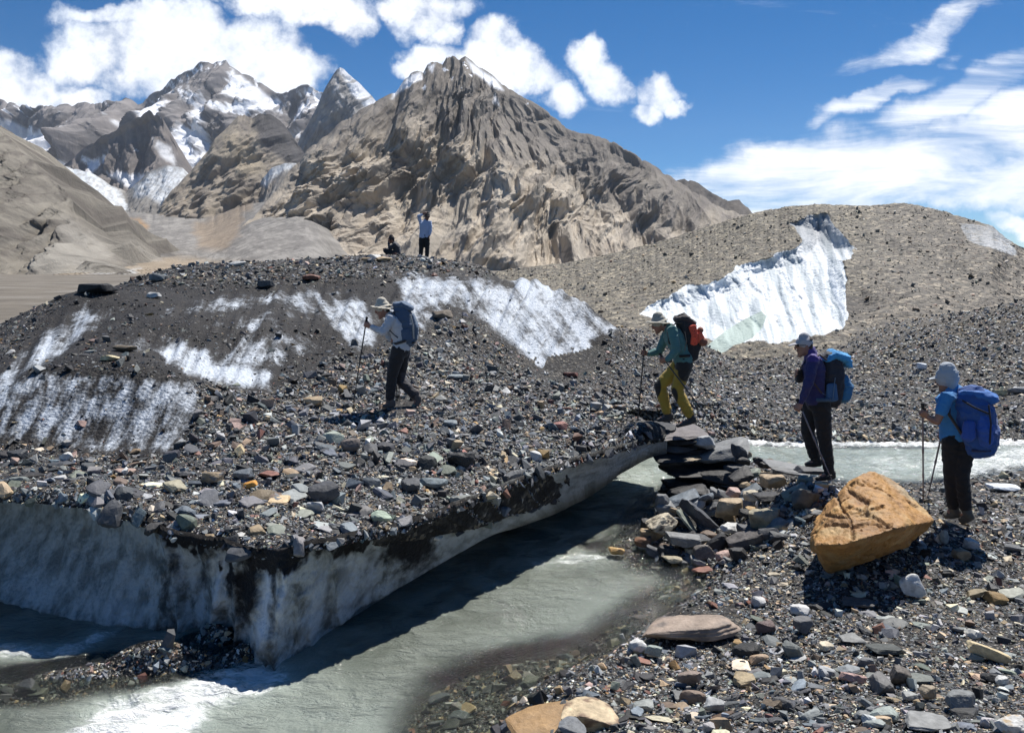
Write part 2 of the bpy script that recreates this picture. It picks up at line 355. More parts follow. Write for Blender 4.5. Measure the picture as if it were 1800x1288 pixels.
# brown triangular spur with a dark right shoulder
def col_spur(px, py, p, D, D2, v):
    n = fbm(px/24, py/24, 5.5, 5, .6); n2 = fbm((px-py*.9)/7, (py+px*.9)/60, 2, 4, .6)
    c = mixc(rgb(.33, .285, .225), rgb(.20, .175, .15), np.clip(.45+n*1.5+n2*1.3, 0, 1))
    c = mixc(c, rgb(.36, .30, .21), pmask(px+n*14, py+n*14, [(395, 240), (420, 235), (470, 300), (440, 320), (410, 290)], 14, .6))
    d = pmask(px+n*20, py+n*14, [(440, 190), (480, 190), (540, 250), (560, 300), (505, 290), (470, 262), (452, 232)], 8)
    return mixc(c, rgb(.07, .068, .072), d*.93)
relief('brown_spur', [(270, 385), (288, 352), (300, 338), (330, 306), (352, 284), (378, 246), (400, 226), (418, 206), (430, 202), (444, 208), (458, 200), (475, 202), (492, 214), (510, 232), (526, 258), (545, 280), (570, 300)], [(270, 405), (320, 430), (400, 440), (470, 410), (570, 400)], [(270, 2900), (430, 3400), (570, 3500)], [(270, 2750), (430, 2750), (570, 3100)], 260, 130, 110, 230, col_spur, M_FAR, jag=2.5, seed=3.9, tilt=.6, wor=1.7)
# near slope at the left edge
def col_left(px, py, p, D, D2, v):
    n = fbm(px/26, py/26, 1.5, 6, .6); n2 = fbm((px-py*.5)/9, (py+px*.5)/50, 2, 4, .6)
    c = mixc(rgb(.235, .215, .18), rgb(.135, .122, .105), np.clip(.4+n*1.6+n2, 0, 1))
    c = mixc(c, rgb(.13, .115, .10), sstep(D2+n2*.4, .42, .7)*.75)
    return mixc(c, rgb(.31, .29, .255), pmask(px+n*20, py, [(60, 480), (110, 380), (170, 420), (215, 470), (140, 500)], 14, .8))
relief('near_slope', [(-420, 20), (-200, 110), (-60, 190), (-20, 214), (0, 226), (20, 248), (48, 276), (75, 300), (100, 322), (118, 340), (128, 352), (130, 372), (145, 396), (165, 420), (200, 446), (240, 478)], [(-420, 540), (0, 500), (120, 492), (240, 484)], [(-420, 1000), (0, 1250), (240, 1000)], [(-420, 620), (240, 820)], 420, 280, 95, 75, col_left, M_FAR, jag=2, seed=6.2, tilt=-.6, wor=1.5)
# valley floor: scree fans, glacier tongues, brown outwash flats
def col_floor(px, py, p, D, D2, v):
    n = fbm(px/30, py/14, 1.1, 6, .6); n2 = fbm(px/8, py/5, 2.2, 4, .6)
    c = mixc(rgb(.29, .275, .255), rgb(.19, .18, .168), np.clip(.5+n*1.8+n2*1.2+(.5-D2)*1.0, 0, 1))
    c = mixc(c, rgb(.33, .265, .19), pmask(px+n*30, py+n*10, [(-400, 465), (0, 468), (120, 476), (300, 452), (520, 470), (520, 600), (-400, 600)], 10, .85))
    c = mixc(c, rgb(.34, .22, .12), pmask(px+n*12, py+n*9, [(215, 394), (245, 385), (262, 398), (240, 408), (218, 406)], 5, .9))
    c = mixc(c, rgb(.29, .23, .17), pmask(px+n*22, py+n*9, [(340, 400), (430, 340), (480, 320), (430, 380), (400, 440), (350, 436)], 10, .9))
    c = mixc(c, rgb(.07, .065, .062), pmask(px+n*16, py+n*8, [(236, 430), (265, 430), (300, 440), (310, 452), (270, 448), (250, 440)], 5, .7))
    c = mixc(c, rgb(.40, .385, .36), pmask(px+n*16, py+n*8, [(100, 445), (130, 380), (160, 415), (200, 430), (150, 432), (130, 460)], 6, .6))
    ic = pmask(px+n*16, py+n*5, [(75, 285), (110, 292), (160, 300), (188, 322), (216, 340), (222, 372), (212, 388), (190, 380), (186, 350), (150, 330), (100, 312)], 5, .95)
    ic = np.maximum(ic, pmask(px+n*14, py+n*7, [(232, 330), (262, 306), (300, 292), (332, 296), (322, 320), (300, 350), (290, 378), (282, 360), (262, 345), (236, 345)], 6, .85))
    ic = np.maximum(ic, pmask(px+n*8, py+n*6, [(455, 320), (470, 296), (500, 286), (524, 284), (510, 296), (480, 312), (468, 328)], 4, .85))
    ic = ic*np.clip(.75+n2*1.2, 0, 1)
    c = mixc(c, rgb(.70, .74, .78), ic)
    c = mixc(c, rgb(.5, .52, .53), pmask(px, py+n*6, [(100, 512), (160, 486), (250, 470), (250, 484), (160, 500), (110, 520)], 4, .6))
    return c
relief('upper_glacier', [(20, 240), (55, 268), (78, 282), (110, 292), (160, 304), (195, 326), (222, 336), (240, 322), (262, 302), (295, 290), (322, 296), (342, 330), (365, 385)], [(20, 420), (365, 430)], 4150, 3300, 260, 120, 60, 160, col_floor, M_FAR, jag=1.5, seed=2.2, back=3, wor=1.2)
relief('scree_apron', [(425, 420), (445, 350), (462, 312), (478, 296), (500, 288), (520, 286), (536, 300), (556, 340), (575, 400)], [(425, 440), (575, 440)], 3050, 2450, 130, 90, 40, 120, col_floor, M_FAR, jag=1.5, seed=5.2, back=3, wor=1.2)
relief('valley_floor', [(-500, 380), (-100, 376), (60, 378), (110, 366), (200, 372), (300, 378), (360, 384), (400, 372), (430, 360), (470, 356), (520, 360), (560, 400), (600, 470), (760, 540)], [(-500, 620), (760, 620)], [(-500, 2900), (60, 3000), (330, 2900), (450, 2500), (520, 2300), (560, 1600), (760, 1200)], 34, 460, 300, 30, 70, col_floor, M_FAR, jag=1.5, prof=2.2, seed=8.8, back=4, wor=1.2)

# ================================================================ SHAPE OF THE LAND NEAR THE CAMERA
cps = [ # (px, py, Y) seen points of the debris surface
 (640, 722, 11.5), (690, 718, 11.5), (760, 720, 11.5), (540, 790, 9.3), (400, 730, 10.3), (200, 835, 8.0), (0, 810, 8.8), (-200, 820, 8.9), (30, 788, 9.45), (150, 794, 9.4), (300, 798, 9.3), (420, 880, 7.6),
 (200, 652, 10.5), (60, 657, 10.6), (320, 672, 10.5), (180, 700, 10.15), (60, 715, 9.95), (280, 720, 10.05), (160, 765, 9.75), (200, 618, 11.8), (60, 625, 12.0), (330, 640, 11.9), (390, 690, 10.9), (0, 600, 15), (200, 565, 14), (140, 512, 17.5), (400, 640, 12.3), (500, 560, 15.5), (600, 640, 13.2), (300, 462, 24), (450, 464, 26), (600, 456, 27), (745, 459, 27.8), (690, 455, 27.6), (860, 464, 24.5), (250, 478, 22),
 (600, 520, 19), (740, 530, 17.5), (350, 520, 19), (820, 540, 17.2), (950, 489, 20), (1020, 528, 18.6), (1090, 586, 17.6), (1000, 657, 15.6), (880, 640, 15), (760, 620, 14.2), (860, 580, 16), (930, 560, 17), (1045, 605, 17.1), (1000, 560, 17.8),
 (900, 720, 12.2), (1050, 700, 13), (800, 800, 9.9), (700, 840, 8.9), (1100, 740, 11.8), (1150, 756, 11.4), (1160, 640, 18), (1100, 660, 16), (1180, 700, 15.6),
 (1300, 700, 18), (1200, 590, 26), (1300, 640, 26), (1500, 740, 16), (1650, 700, 18), (1800, 700, 18), (1480, 604, 30), (1650, 570, 27), (1800, 546, 25), (1950, 500, 26), (1350, 620, 30), (1240, 630, 28), (1600, 660, 22), (1800, 620, 22), (2000, 600, 22), (2200, 560, 25),
 (1690, 922, 8.6), (1600, 950, 8.1), (1440, 846, 9.6), (1350, 870, 9.3), (1800, 900, 9.0), (1700, 870, 10.2), (2000, 880, 9.5), (1300, 1000, 7.9), (1340, 885, 10.1), (1290, 930, 9.5), (1240, 960, 9.2), (1390, 870, 10.1), (1260, 860, 11.2), (1500, 1100, 6.2), (1750, 1100, 6.4), (1400, 1288, 4.3), (1750, 1288, 4.15), (1150, 1230, 5.2), (1900, 1200, 5.2), (1300, 1120, 6.2), (2300, 1200, 5.5)]
cpw = np.array([P(a, b, c) for a, b, c in cps])
extra = np.array([(3.2, 18.2, 1.05), (4.2, 20, .85), (2.7, 22, .75), (3.2, 25, .7), (1.6, 26.5, 1.1), (.8, 30, 1.3), (5, 24, .7), (6.5, 27, .6), (4.5, 30, .5), (-12, 17, 1.5), (-13, 21, 1.6), (-12.6, 25, 2.0), (-11.8, 14.5, 1.3), (-9.9, 12.5, 1.3), (-6, 34, 1.2), (0, 36, 1.0), (5, 30, .4), (-14, 30, 1.2), (-20, 20, 1.0), (-16, 12, 1.3), (12, 40, .6), (0, 60, -.3), (30, 45, 1.5), (-40, 50, -1), (0, 0, 1.6), (4, 0, 2.0), (-3, 0, 1.0), (20, 10, 2), (-10, 3, 1), (0, 120, -1), (60, 60, 3), (-30, 0, 1), (0, -30, 2), (30, -10, 3), (-80, 90, -2)], float)
cpw = np.concatenate([cpw, extra])
def _k(r): return np.sqrt(r*r+.22)
_A = _k(np.linalg.norm(cpw[:, None, :2]-cpw[None, :, :2], axis=-1)); _m = cpw[:, 2].mean()
_w = np.linalg.solve(_A+np.eye(len(cpw))*-.02, cpw[:, 2]-_m)
def Hs(x, y):
    x = np.asarray(x, float); y = np.asarray(y, float); sh = x.shape; x = x.ravel(); y = y.ravel(); out = np.empty(x.size)
    for i in range(0, x.size, 20000):
        d = np.sqrt((x[i:i+20000, None]-cpw[None, :, 0])**2+(y[i:i+20000, None]-cpw[None, :, 1])**2); out[i:i+20000] = _k(d)@_w
    return (out+_m).reshape(sh)
def H(x, y):
    x = np.asarray(x, float); y = np.asarray(y, float)
    return Hs(x, y)-.16*sstep(y, 18, 21)*(1-.8*sstep(y, 24.5, 27.2))*(1-sstep(y, 34, 40))*sstep(x+12, 0, 2)+.045*fbm(x*1.1, y*1.1, 1., 4)+.17*fbm(x*.5, y*.5, 5., 3)*sstep(y, 10.5, 14)*(1-sstep(y, 14.5, 18.5))
# river outline (z = 0 shore, from the photograph's shore line)
riv = [PZ(a, b, 0)[:2] for a, b in [(800, 1500), (850, 1330), (890, 1250), (960, 1190), (1060, 1150), (1130, 1105), (1190, 1060), (1245, 1030), (1215, 990), (1160, 985), (1125, 955), (1160, 900), (1230, 850), (1290, 822), (1400, 838), (1500, 862), (1600, 862), (1700, 852), (1800, 832), (2100, 800), (2700, 760), (2600, 735), (2100, 758), (1800, 772), (1600, 777), (1450, 778), (1290, 773)]]
riv += [np.array(q) for q in [(2.6, 14.7), (1.8, 14.2), (.7, 13.4), (-1.5, 12), (-3, 10.5), (-4.4, 9.6), (-6, 9.0), (-9, 8.5), (-16, 7.5), (-30, 3), (-20, -10), (-6, -6), (-2.2, 0), (-1.4, 2.5)]]
riv = [tuple(map(float, q)) for q in riv]
# ice body outline: front lip, (photo px, py, Y of lip, px, py, Y of foot / lower lip)
LIP = [(-900, 800, 9.6, -900, 960, 9.8), (-300, 862, 7.8, -300, 1030, 8.2), (-60, 862, 7.4, -60, 1034, 7.85), (60, 866, 7.2, 60, 1072, 7.35), (150, 876, 7.1, 150, 1094, 7.1), (230, 900, 7.0, 240, 1102, 7.0), (300, 928, 6.9, 310, 1108, 6.94), (400, 946, 6.7, 400, 1122, 6.78), (450, 958, 6.55, 445, 1150, 6.46), (485, 966, 6.4, 480, 1174, 6.24), (530, 952, 6.4, 520, 1150, 6.5), (600, 936, 6.5, 590, 1102, 6.95), (700, 918, 6.95, 690, 1040, 7.4), (800, 882, 7.5, 800, 976, 8.0), (900, 842, 8.2, 900, 920, 8.7), (1000, 806, 9.1, 1000, 868, 9.6), (1070, 786, 9.8, 1070, 832, 10.2), (1120, 772, 10.5, 1120, 800, 10.7), (1150, 766, 10.9, 1152, 782, 11.05), (1172, 762, 11.25, 1174, 774, 11.3)]
lipw = np.array([P(a, b, c) for a, b, c, *_ in LIP]); footw = np.array([P(*q[3:]) for q in LIP])
BACK = [(-38, 32), (-34, 38), (-26, 42), (-16, 40), (-10, 40), (-6, 38), (-2, 36), (2, 33), (4.5, 29), (5.5, 25), (5.6, 21.5), (5.1, 19.6), (4.5, 18.4), (3.9, 17.4), (3.2, 16.4), (2.4, 15.6), (1.7, 14.9), (1.2, 14.2), (1.3, 13.4), (1.7, 12.5), (2.3, 11.95)]
BACK = [(a, b) for a, b in BACK]
icepoly = [tuple(p[:2]) for p in lipw]+BACK[::-1]
def carve(x, y, inside_ice=True):
    h = H(x, y); d = sdpoly(x, y, riv)
    bed = -np.clip(-d*.42, 0, .55)-.02+.05*fbm(x*2, y*2, 3., 3)*sstep(-d, 0, .5)
    # gravel spit under the ice wall at the lower left and the stony shallows at the bottom
    for (px, py, rx, ry, hh) in [(280, 1165, .85, .30, .17), (130, 1185, .9, .28, .03), (40, 1215, .8, .4, -.06), (380, 1120, .35, .2, .14), (430, 1150, .2, .14, .1), (930, 1260, 1.0, .6, -.05), (1000, 1160, .8, .35, -.07), (880, 1190, .7, .4, -.11), (840, 1288, .5, .4, -.12), (1090, 960, .55, .2, -.06)]:
        c = PZ(px, py, 0); g = np.exp(-((x-c[0])/rx)**2-((y-c[1])/ry)**2); bed = np.maximum(bed, bed*(1-g)+hh*g*1.15)
    bank = .0+d*.55+.02*fbm(x*3, y*3, 1., 3)
    z = np.where(d < 0, bed, np.minimum(h, np.where(d < 1.6, bank+sstep(d, .9, 1.6)*(h+.2), 99)))
    z = np.where((d >= 0), np.minimum(z, np.maximum(h, .02)), z)
    if inside_ice:
        s = sdpoly(x, y, icepoly); z = np.where(s < -.35-1.2*sstep(y, 12.2, 13), np.minimum(z, -.3), z)
    return z
# ground sheet: fine near the camera, coarse out to the horizon
ax = np.concatenate([-np.geomspace(6000, 14, 46), np.arange(-13.5, 13.6, .085), np.geomspace(14, 6000, 46)])
ay_ = np.concatenate([-np.geomspace(3000, 3, 22), np.arange(-2, 3.6, .3), np.arange(3.8, 19, .085), np.geomspace(19.2, 70, 90), np.geomspace(74, 9000, 50)])
GX, GY = np.meshgrid(ax, ay_); r = np.hypot(GX, GY)
GZ = carve(np.clip(GX, -60, 60), np.clip(GY, -30, 110)); far = sstep(r, 60, 130); GZ = GZ*(1-far)+(-3.5)*far
GZ = np.where(r > 2000, -4-(r-2000)*.003, GZ)
def ground_mat():
    m, t, b = mat_new('glacial_gravel'); co = t.new('ShaderNodeNewGeometry').outputs['Position']
    wob = t.vm('SCALE', t.noise(co, 14, 2, .5, out=1)); wob.node.inputs[3].default_value = .05
    cw = t.vm('ADD', co, wob)
    v1 = t.voro(cw, 17); v2 = t.voro(cw, 46)
    sp = t.new('ShaderNodeSeparateColor'); t.l.new(v1.outputs['Color'], sp.inputs[0]); sp2 = t.new('ShaderNodeSeparateColor'); t.l.new(v2.outputs['Color'], sp2.inputs[0])
    st = [(0, (.03, .03, .031)), (.4, (.07, .07, .072)), (.62, (.12, .12, .12)), (.78, (.19, .18, .16)), (.88, (.28, .24, .18)), (.95, (.42, .40, .36)), (1, (.12, .08, .07))]
    c1 = t.ramp(sp.outputs[0], st); c2 = t.ramp(sp2.outputs[1], st)
    c = t.mix(t.ss(t.noise(co, 6, 4), .42, .58), c1, c2)
    edge = t.m('MULTIPLY', t.ss(v1.outputs['Distance'], .62, .25, .35, 1), t.ss(v2.outputs['Distance'], .7, .3, .5, 1))
    c = t.mix(1, c, t.comb(edge, edge, edge), 'MULTIPLY')
    w_ = t.attr('wet', 'Fac'); c = t.mix(t.m('MULTIPLY', w_, .55), c, t.mix(1, c, (.35, .33, .28), 'MULTIPLY'))
    c = t.mix(t.attr('tint', 'Fac'), c, t.ramp(t.noise(co, .035, 8, .7), [(.3, (.09, .08, .068)), (.5, (.19, .165, .13)), (.68, (.30, .28, .25))]))
    t.put(b.inputs['Base Color'], c); t.put(b.inputs['Roughness'], t.m('MULTIPLY_ADD', w_, -.45, .8)); b.inputs['Specular IOR Level'].default_value = .3
    hgt = t.m('ADD', t.m('MULTIPLY', v1.outputs['Distance'], -1), t.m('MULTIPLY', v2.outputs['Distance'], -.5))
    t.put(b.inputs['Normal'], t.bump(hgt, .9, .03)); return m
M_GROUND = ground_mat()
dr = sdpoly(np.clip(GX, -60, 60), np.clip(GY, -30, 110), riv)
ground_me = mesh_np('ground', np.stack([GX, GY, GZ], -1).reshape(-1, 3), gridF(*GX.shape), {'wet': sstep(-dr, -.35, .0).ravel(), 'tint': (.85*sstep(r, 22, 45)).ravel()}, smooth=True)
tag(link('ground', ground_me, M_GROUND), kind='structure')

# ================================================================ GLACIER ICE (plateau, dome, walls, natural bridge)
ICEP = [([(690, 478), (780, 484), (860, 486), (930, 478), (1000, 496), (1050, 545), (1092, 580), (1050, 596), (1044, 640), (1000, 662), (950, 650), (895, 610), (850, 566), (800, 540), (740, 536), (700, 520)], 14, .86),
        ([(560, 530), (640, 520), (668, 575), (660, 615), (610, 606), (575, 580)], 14, .86), ([(480, 500), (560, 490), (610, 520), (560, 570), (500, 570)], 20, .62),
        ([(-60, 690), (60, 652), (200, 655), (345, 668), (352, 720), (310, 798), (150, 794), (40, 778), (-60, 770)], 10, .70),
        ([(-60, 720), (0, 650), (60, 585), (150, 532), (200, 545), (150, 600), (60, 650), (0, 700)], 12, .74),
        ([(250, 606), (330, 596), (400, 636), (480, 650), (480, 688), (400, 680), (330, 660)], 12, .92),
        ([(340, 620), (420, 585), (540, 575), (570, 610), (480, 650), (410, 650)], 16, .66), ([(280, 535), (420, 515), (510, 505), (490, 535), (360, 555), (290, 560)], 10, .6), ([(640, 560), (700, 500), (760, 490), (800, 560), (700, 600)], 14, .66), ([(190, 590), (300, 575), (320, 612), (220, 630)], 10, .5), ([(330, 560), (480, 540), (520, 580), (360, 600)], 16, .5)]
DIRTY = [(120, 515), (320, 495), (470, 505), (640, 488), (860, 484), (1000, 500), (1085, 578), (1045, 640), (1000, 660), (900, 615), (850, 565), (760, 552), (700, 605), (600, 640), (470, 690), (330, 665), (360, 720), (310, 800), (150, 796), (-60, 780), (-60, 680), (60, 590)]
def icemask(px, py):
    m = np.zeros(np.shape(px))
    for pl, f, s in ICEP: m = np.maximum(m, pmask(px, py, pl, f*1.5, s))
    return m
NT_ = 620; tt = np.linspace(0, 1, NT_)
def arc(pts, key, dens):
    s = np.linspace(0, 1, len(pts)); return np.stack([np.interp(key, dens, pts[:, k]) for k in range(pts.shape[1])], -1)
lp = np.array([q[0] for q in LIP], float); tk = np.concatenate([[0], np.cumsum(np.hypot(*(np.diff(lipw[:, :2], axis=0).T)))]); tk[1:] -= 0; 
# parameter: favour the visible part
wts = np.diff(tk); wts[0] *= .25; wts[1] *= .5; tk = np.concatenate([[0], np.cumsum(wts)]); tk /= tk[-1]
def smooth_rows(a, n=9):
    k = np.hanning(n+2)[1:-1]; k /= k.sum(); pad = np.pad(a, ((n//2, n//2), (0, 0)), mode='edge'); return np.stack([np.convolve(pad[:, j], k, 'valid') for j in range(a.shape[1])], -1)
L = smooth_rows(np.stack([np.interp(tt, tk, lipw[:, k]) for k in range(3)], -1), 15)
Fo = smooth_rows(np.stack([np.interp(tt, tk, footw[:, k]) for k in range(3)], -1), 15)
bk = np.array(BACK, float); bkt = np.linspace(0, 1, len(bk))
Bx = smooth_rows(np.stack([np.interp(tt**1.0, bkt, bk[:, k]) for k in range(2)], -1), 21)
# ragged lip
jit = .07*fbm(L[:, 0]*2.2, L[:, 1]*2.2, 2., 5)+.03*perlin(L[:, 0]*14, L[:, 1]*14); L[:, 1] += jit; L[:, 2] += .04*fbm(L[:, 0]*3, 4., 1., 4)
lipz_H = H(L[:, 0], L[:, 1]); dz = L[:, 2]-lipz_H
NS = 230; sv = (np.linspace(0, 1, NS)**1.75)
TX = L[None, :, 0]*(1-sv[:, None])+Bx[None, :, 0]*sv[:, None]; TY = L[None, :, 1]*(1-sv[:, None])+Bx[None, :, 1]*sv[:, None]
dist_in = np.hypot(TX-L[None, :, 0], TY-L[None, :, 1])
TZ = H(TX, TY)+dz[None]*np.exp(-(dist_in/.55)**2)-.10*np.exp(-(dist_in/.07)**2)
px_, py_ = proj(np.stack([TX, TY, TZ], -1)); im = icemask(px_, py_)
# melt furrows running down the bare ice
fl = ridged(px_/26+py_/60, py_/260, 1., 3); TZ = TZ-(.19*im*(fl-.4))*sstep(TY, 8, 16)-.05*im*ridged((TX*1.1+TY*.35)*2.2, TY*.3, 4., 3)
top = np.stack([TX, TY, TZ], -1)
# wall below the lip
NWL = 70; ws = np.linspace(0, 1, NWL)[1:]
pxL = np.interp(tt, tk, lp)
hol = np.interp(pxL, [-300, 0, 120, 230, 290, 330, 380, 420, 470, 490, 540, 600, 660, 720, 900, 1180], [.7, .72, .55, .30, .12, .16, .02, .06, -.04, -.06, .10, .14, .16, .1, .05, .0])
wall = []
for s in ws:
    p = L*(1-s)+Fo*s
    a = math.sin(math.pi*min(1, s*1.0)**.62)
    inward = hol*a
    x, y, z = p[:, 0].copy(), p[:, 1].copy(), p[:, 2].copy()
    y = y+inward*.9
    x = x+inward*.1
    flute = (ridged(pxL/62., s*.9, 2., 4)-.5)*(.35+.65*sstep(pxL, 200, 330)); lft = sstep(720-pxL, 0, 60)
    y = y-(.20*flute*lft*min(1, s*4))-(.05*fbm(pxL/50, s*5, 1., 4)+.02*fbm(pxL/9, s*14, 7., 3))*min(1, s*5)*(.35+.65*lft)
    y = y+.05*(1-lft)*fbm(pxL/160+s*1.6, s*2.4-pxL/240, 3., 4)*min(1, (1-s)*5)*min(1, s*4)
    wall.append(np.stack([x, y, z], -1))
wall = np.array(wall)
# underside: from the foot inwards to the back (bridge soffit)
und = []
bridge = sstep(pxL, 500, 640)
last = wall[-1]
back_lim = Bx[:, 1]
for k in range(1, 13):
    s = k/12; q = last.copy()
    reach = np.minimum(3.2, np.maximum(.05, (Bx[:, 1]-last[:, 1])*.999)); tgt_x = last[:, 0]+(Bx[:, 0]-last[:, 0])*np.clip(reach/np.maximum(.06, Bx[:, 1]-last[:, 1]), 0, 1)
    q[:, 1] = last[:, 1]+reach*s; q[:, 0] = last[:, 0]+(tgt_x-last[:, 0])*s
    roof = np.minimum(Hs(q[:, 0], q[:, 1])-.22, last[:, 2]+.32*math.sin(math.pi*s*.8)); q[:, 2] = np.where(bridge > .5, roof, -.35)
    und.append(q)
skirt = []
for k in range(1, 5):
    q = top[-1].copy(); q[:, 2] -= k/4*np.where(pxL > 1000, .32, 1.2); skirt.append(q)
allr = np.concatenate([np.array(skirt)[::-1], top[::-1], wall, np.array(und)], 0)
nrow = len(allr)
kind = np.concatenate([np.zeros(4), np.zeros(NS), ws, np.ones(12)])[:, None]*np.ones((1, NT_))
iswall = np.concatenate([np.zeros(4+NS), np.ones(NWL-1), np.ones(12)])[:, None]*np.ones((1, NT_))
imA = np.concatenate([np.zeros((4, NT_)), im[::-1], np.ones((NWL-1+12, NT_))], 0)
# dirt rim hanging over the top of the walls and dirt bands between the flutes
n_ = fbm(pxL[None]/42, kind*3, 5., 4); n2_ = fbm(pxL[None]/11, kind*6, 5., 4)
rimw = np.interp(pxL, [0, 200, 300, 420, 470, 560, 640, 720, 800, 1180], [.05, .08, .20, .30, .20, .17, .24, .26, .03, .02])
rim = sstep(rimw[None]*(1+n_*1.6+n2_*.8)-kind, -.10, .10)
band = 0
for c, wd_, s_ in [(285, 26, .5), (350, 14, .5), (432, 22, .85), (486, 10, .55), (668, 20, .5), (712, 40, .9)]:
    lean = (kind-.3)*(-60 if c > 650 else 10)
    band = np.maximum(band, s_*np.exp(-((pxL[None]+lean-c+n_*34)/wd_)**2)*(1-sstep(kind, .45, 1.0)*.55))
wallice = np.clip(1-np.maximum(rim, band), 0, 1)
foot_dirt = .35*sstep(kind, .86, 1.02)*sstep(540-pxL, 0, 60)[None]
wallice = np.clip(wallice-foot_dirt, 0, 1)
imA = np.where(iswall > 0, wallice, imA)
AP = allr
# flow coordinates: across, along the melt streaks
pxa, pya = proj(AP)
th = np.where(pxa > 480, math.radians(50), math.radians(118))
fa = np.where(iswall > 0, pxL[None]/70, (pxa*np.sin(th)-pya*np.cos(th))/70); fb = np.where(iswall > 0, kind*1.6, (pxa*np.cos(th)+pya*np.sin(th))/260)
def ice_mat(name, wall_tone):
    m, t, b = mat_new(name); co = t.new('ShaderNodeNewGeometry').outputs['Position']
    ice = t.attr('ice', 'Fac'); flow = t.attr('flow'); isw = t.attr('iswall', 'Fac')
    nst = t.noise(flow, 3.2, 7, .62, .25); nf = t.noise(co, 16, 6, .7); nff = t.noise(co, 60, 3, .7)
    npat = t.noise(co, 1.7, 5, .65, .4)
    mval = t.m('ADD', t.m('MULTIPLY_ADD', ice, 1.6, -.90), t.m('ADD', t.m('MULTIPLY', t.m('SUBTRACT', nst, .5), 2.7), t.m('ADD', t.m('MULTIPLY', t.m('SUBTRACT', nf, .5), 1.0), t.m('MULTIPLY', t.m('SUBTRACT', npat, .5), 1.6))))
    msk = t.m('POWER', t.ss(mval, -.18, .75), 1.15)
    wv_ = t.m('ADD', t.m('MULTIPLY_ADD', ice, 2.0, -1.0), t.m('ADD', t.m('MULTIPLY', t.m('SUBTRACT', nst, .5), .9), t.m('MULTIPLY', t.m('SUBTRACT', nf, .5), 1.5)))
    mw = t.ss(wv_, -.5, .75)
    msk = t.m('ADD', t.m('MULTIPLY', msk, t.m('SUBTRACT', 1, isw)), t.m('MULTIPLY', mw, isw))
    # debris skin
    v1 = t.voro(co, 24); sp = t.new('ShaderNodeSeparateColor'); t.l.new(v1.outputs['Color'], sp.inputs[0])
    c1 = t.ramp(sp.outputs[0], [(0, (.012, .011, .011)), (.45, (.035, .033, .034)), (.7, (.06, .057, .055)), (.86, (.11, .10, .09)), (.95, (.2, .17, .13)), (1, (.3, .29, .27))])
    grit = t.mix(t.ss(nff, .60, .72), (.014, .013, .0135), (.072, .070, .070))
    deb = t.mix(t.ss(t.noise(co, 3.2, 4), .40, .6), c1, grit); deb = t.mix(t.m('MAXIMUM', isw, t.m('MULTIPLY', t.attr('dirty', 'Fac'), .8)), deb, grit)
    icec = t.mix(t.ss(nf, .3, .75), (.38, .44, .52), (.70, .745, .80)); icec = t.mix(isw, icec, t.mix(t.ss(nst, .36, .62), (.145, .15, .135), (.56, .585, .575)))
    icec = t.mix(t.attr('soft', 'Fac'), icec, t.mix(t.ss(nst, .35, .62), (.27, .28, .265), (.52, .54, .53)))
    icec = t.mix(t.ss(nff, .62, .74, 0, .55), icec, (.05, .05, .05))
    icec = t.mix(t.attr('flute', 'Fac'), icec, (.74, .79, .84))
    c = t.mix(msk, deb, icec)
    t.put(b.inputs['Base Color'], c); t.put(b.inputs['Roughness'], t.m('MULTIPLY_ADD', msk, -.25, .8)); b.inputs['Specular IOR Level'].default_value = .35
    h = t.m('ADD', t.m('MULTIPLY', nf, .8), t.m('MULTIPLY', v1.outputs['Distance'], -.5)); h = t.m('ADD', h, t.m('MULTIPLY', nst, .5))
    t.put(b.inputs['Normal'], t.bump(h, .8, .035)); return m
M_ICE = ice_mat('debris_covered_ice', 0)
soft = np.maximum(sstep(pxL, 690, 740), .75*sstep(270-pxL, 0, 60))[None]*iswall
flute_a = np.zeros(iswall.shape)
for c_, w_, s_, k0, k1 in [(300, 5, .5, .15, .6), (383, 7, .7, .1, .7), (472, 9, 1, .12, .8), (504, 8, .8, .1, .7), (560, 16, .45, .2, .9), (620, 22, .5, .25, .9), (656, 10, .5, .3, .9), (345, 10, .3, .4, .9), (40, 40, .25, .7, 1.), (200, 40, .3, .75, 1.)]:
    flute_a = np.maximum(flute_a, s_*np.exp(-((pxL[None]-c_+n_*10+(kind-.3)*14)/w_)**2)*sstep(kind, k0, k0+.15)*(1-sstep(kind, k1-.1, k1+.15)))
flute_a = flute_a*iswall
ice_me = mesh_np('glacier_ice', AP.reshape(-1, 3), gridF(nrow, NT_)[:, ::-1], {'ice': imA.ravel(), 'iswall': iswall.ravel(), 'dirty': (pmask(pxa, pya, DIRTY, 16)*(1-iswall)).ravel(), 'flute': flute_a.ravel(), 'soft': soft.ravel(), 'flow': np.stack([fa, fb, 0*fa], -1).reshape(-1, 3)}, smooth=True)
tag(link('glacier_ice', ice_me, M_ICE), kind='structure')

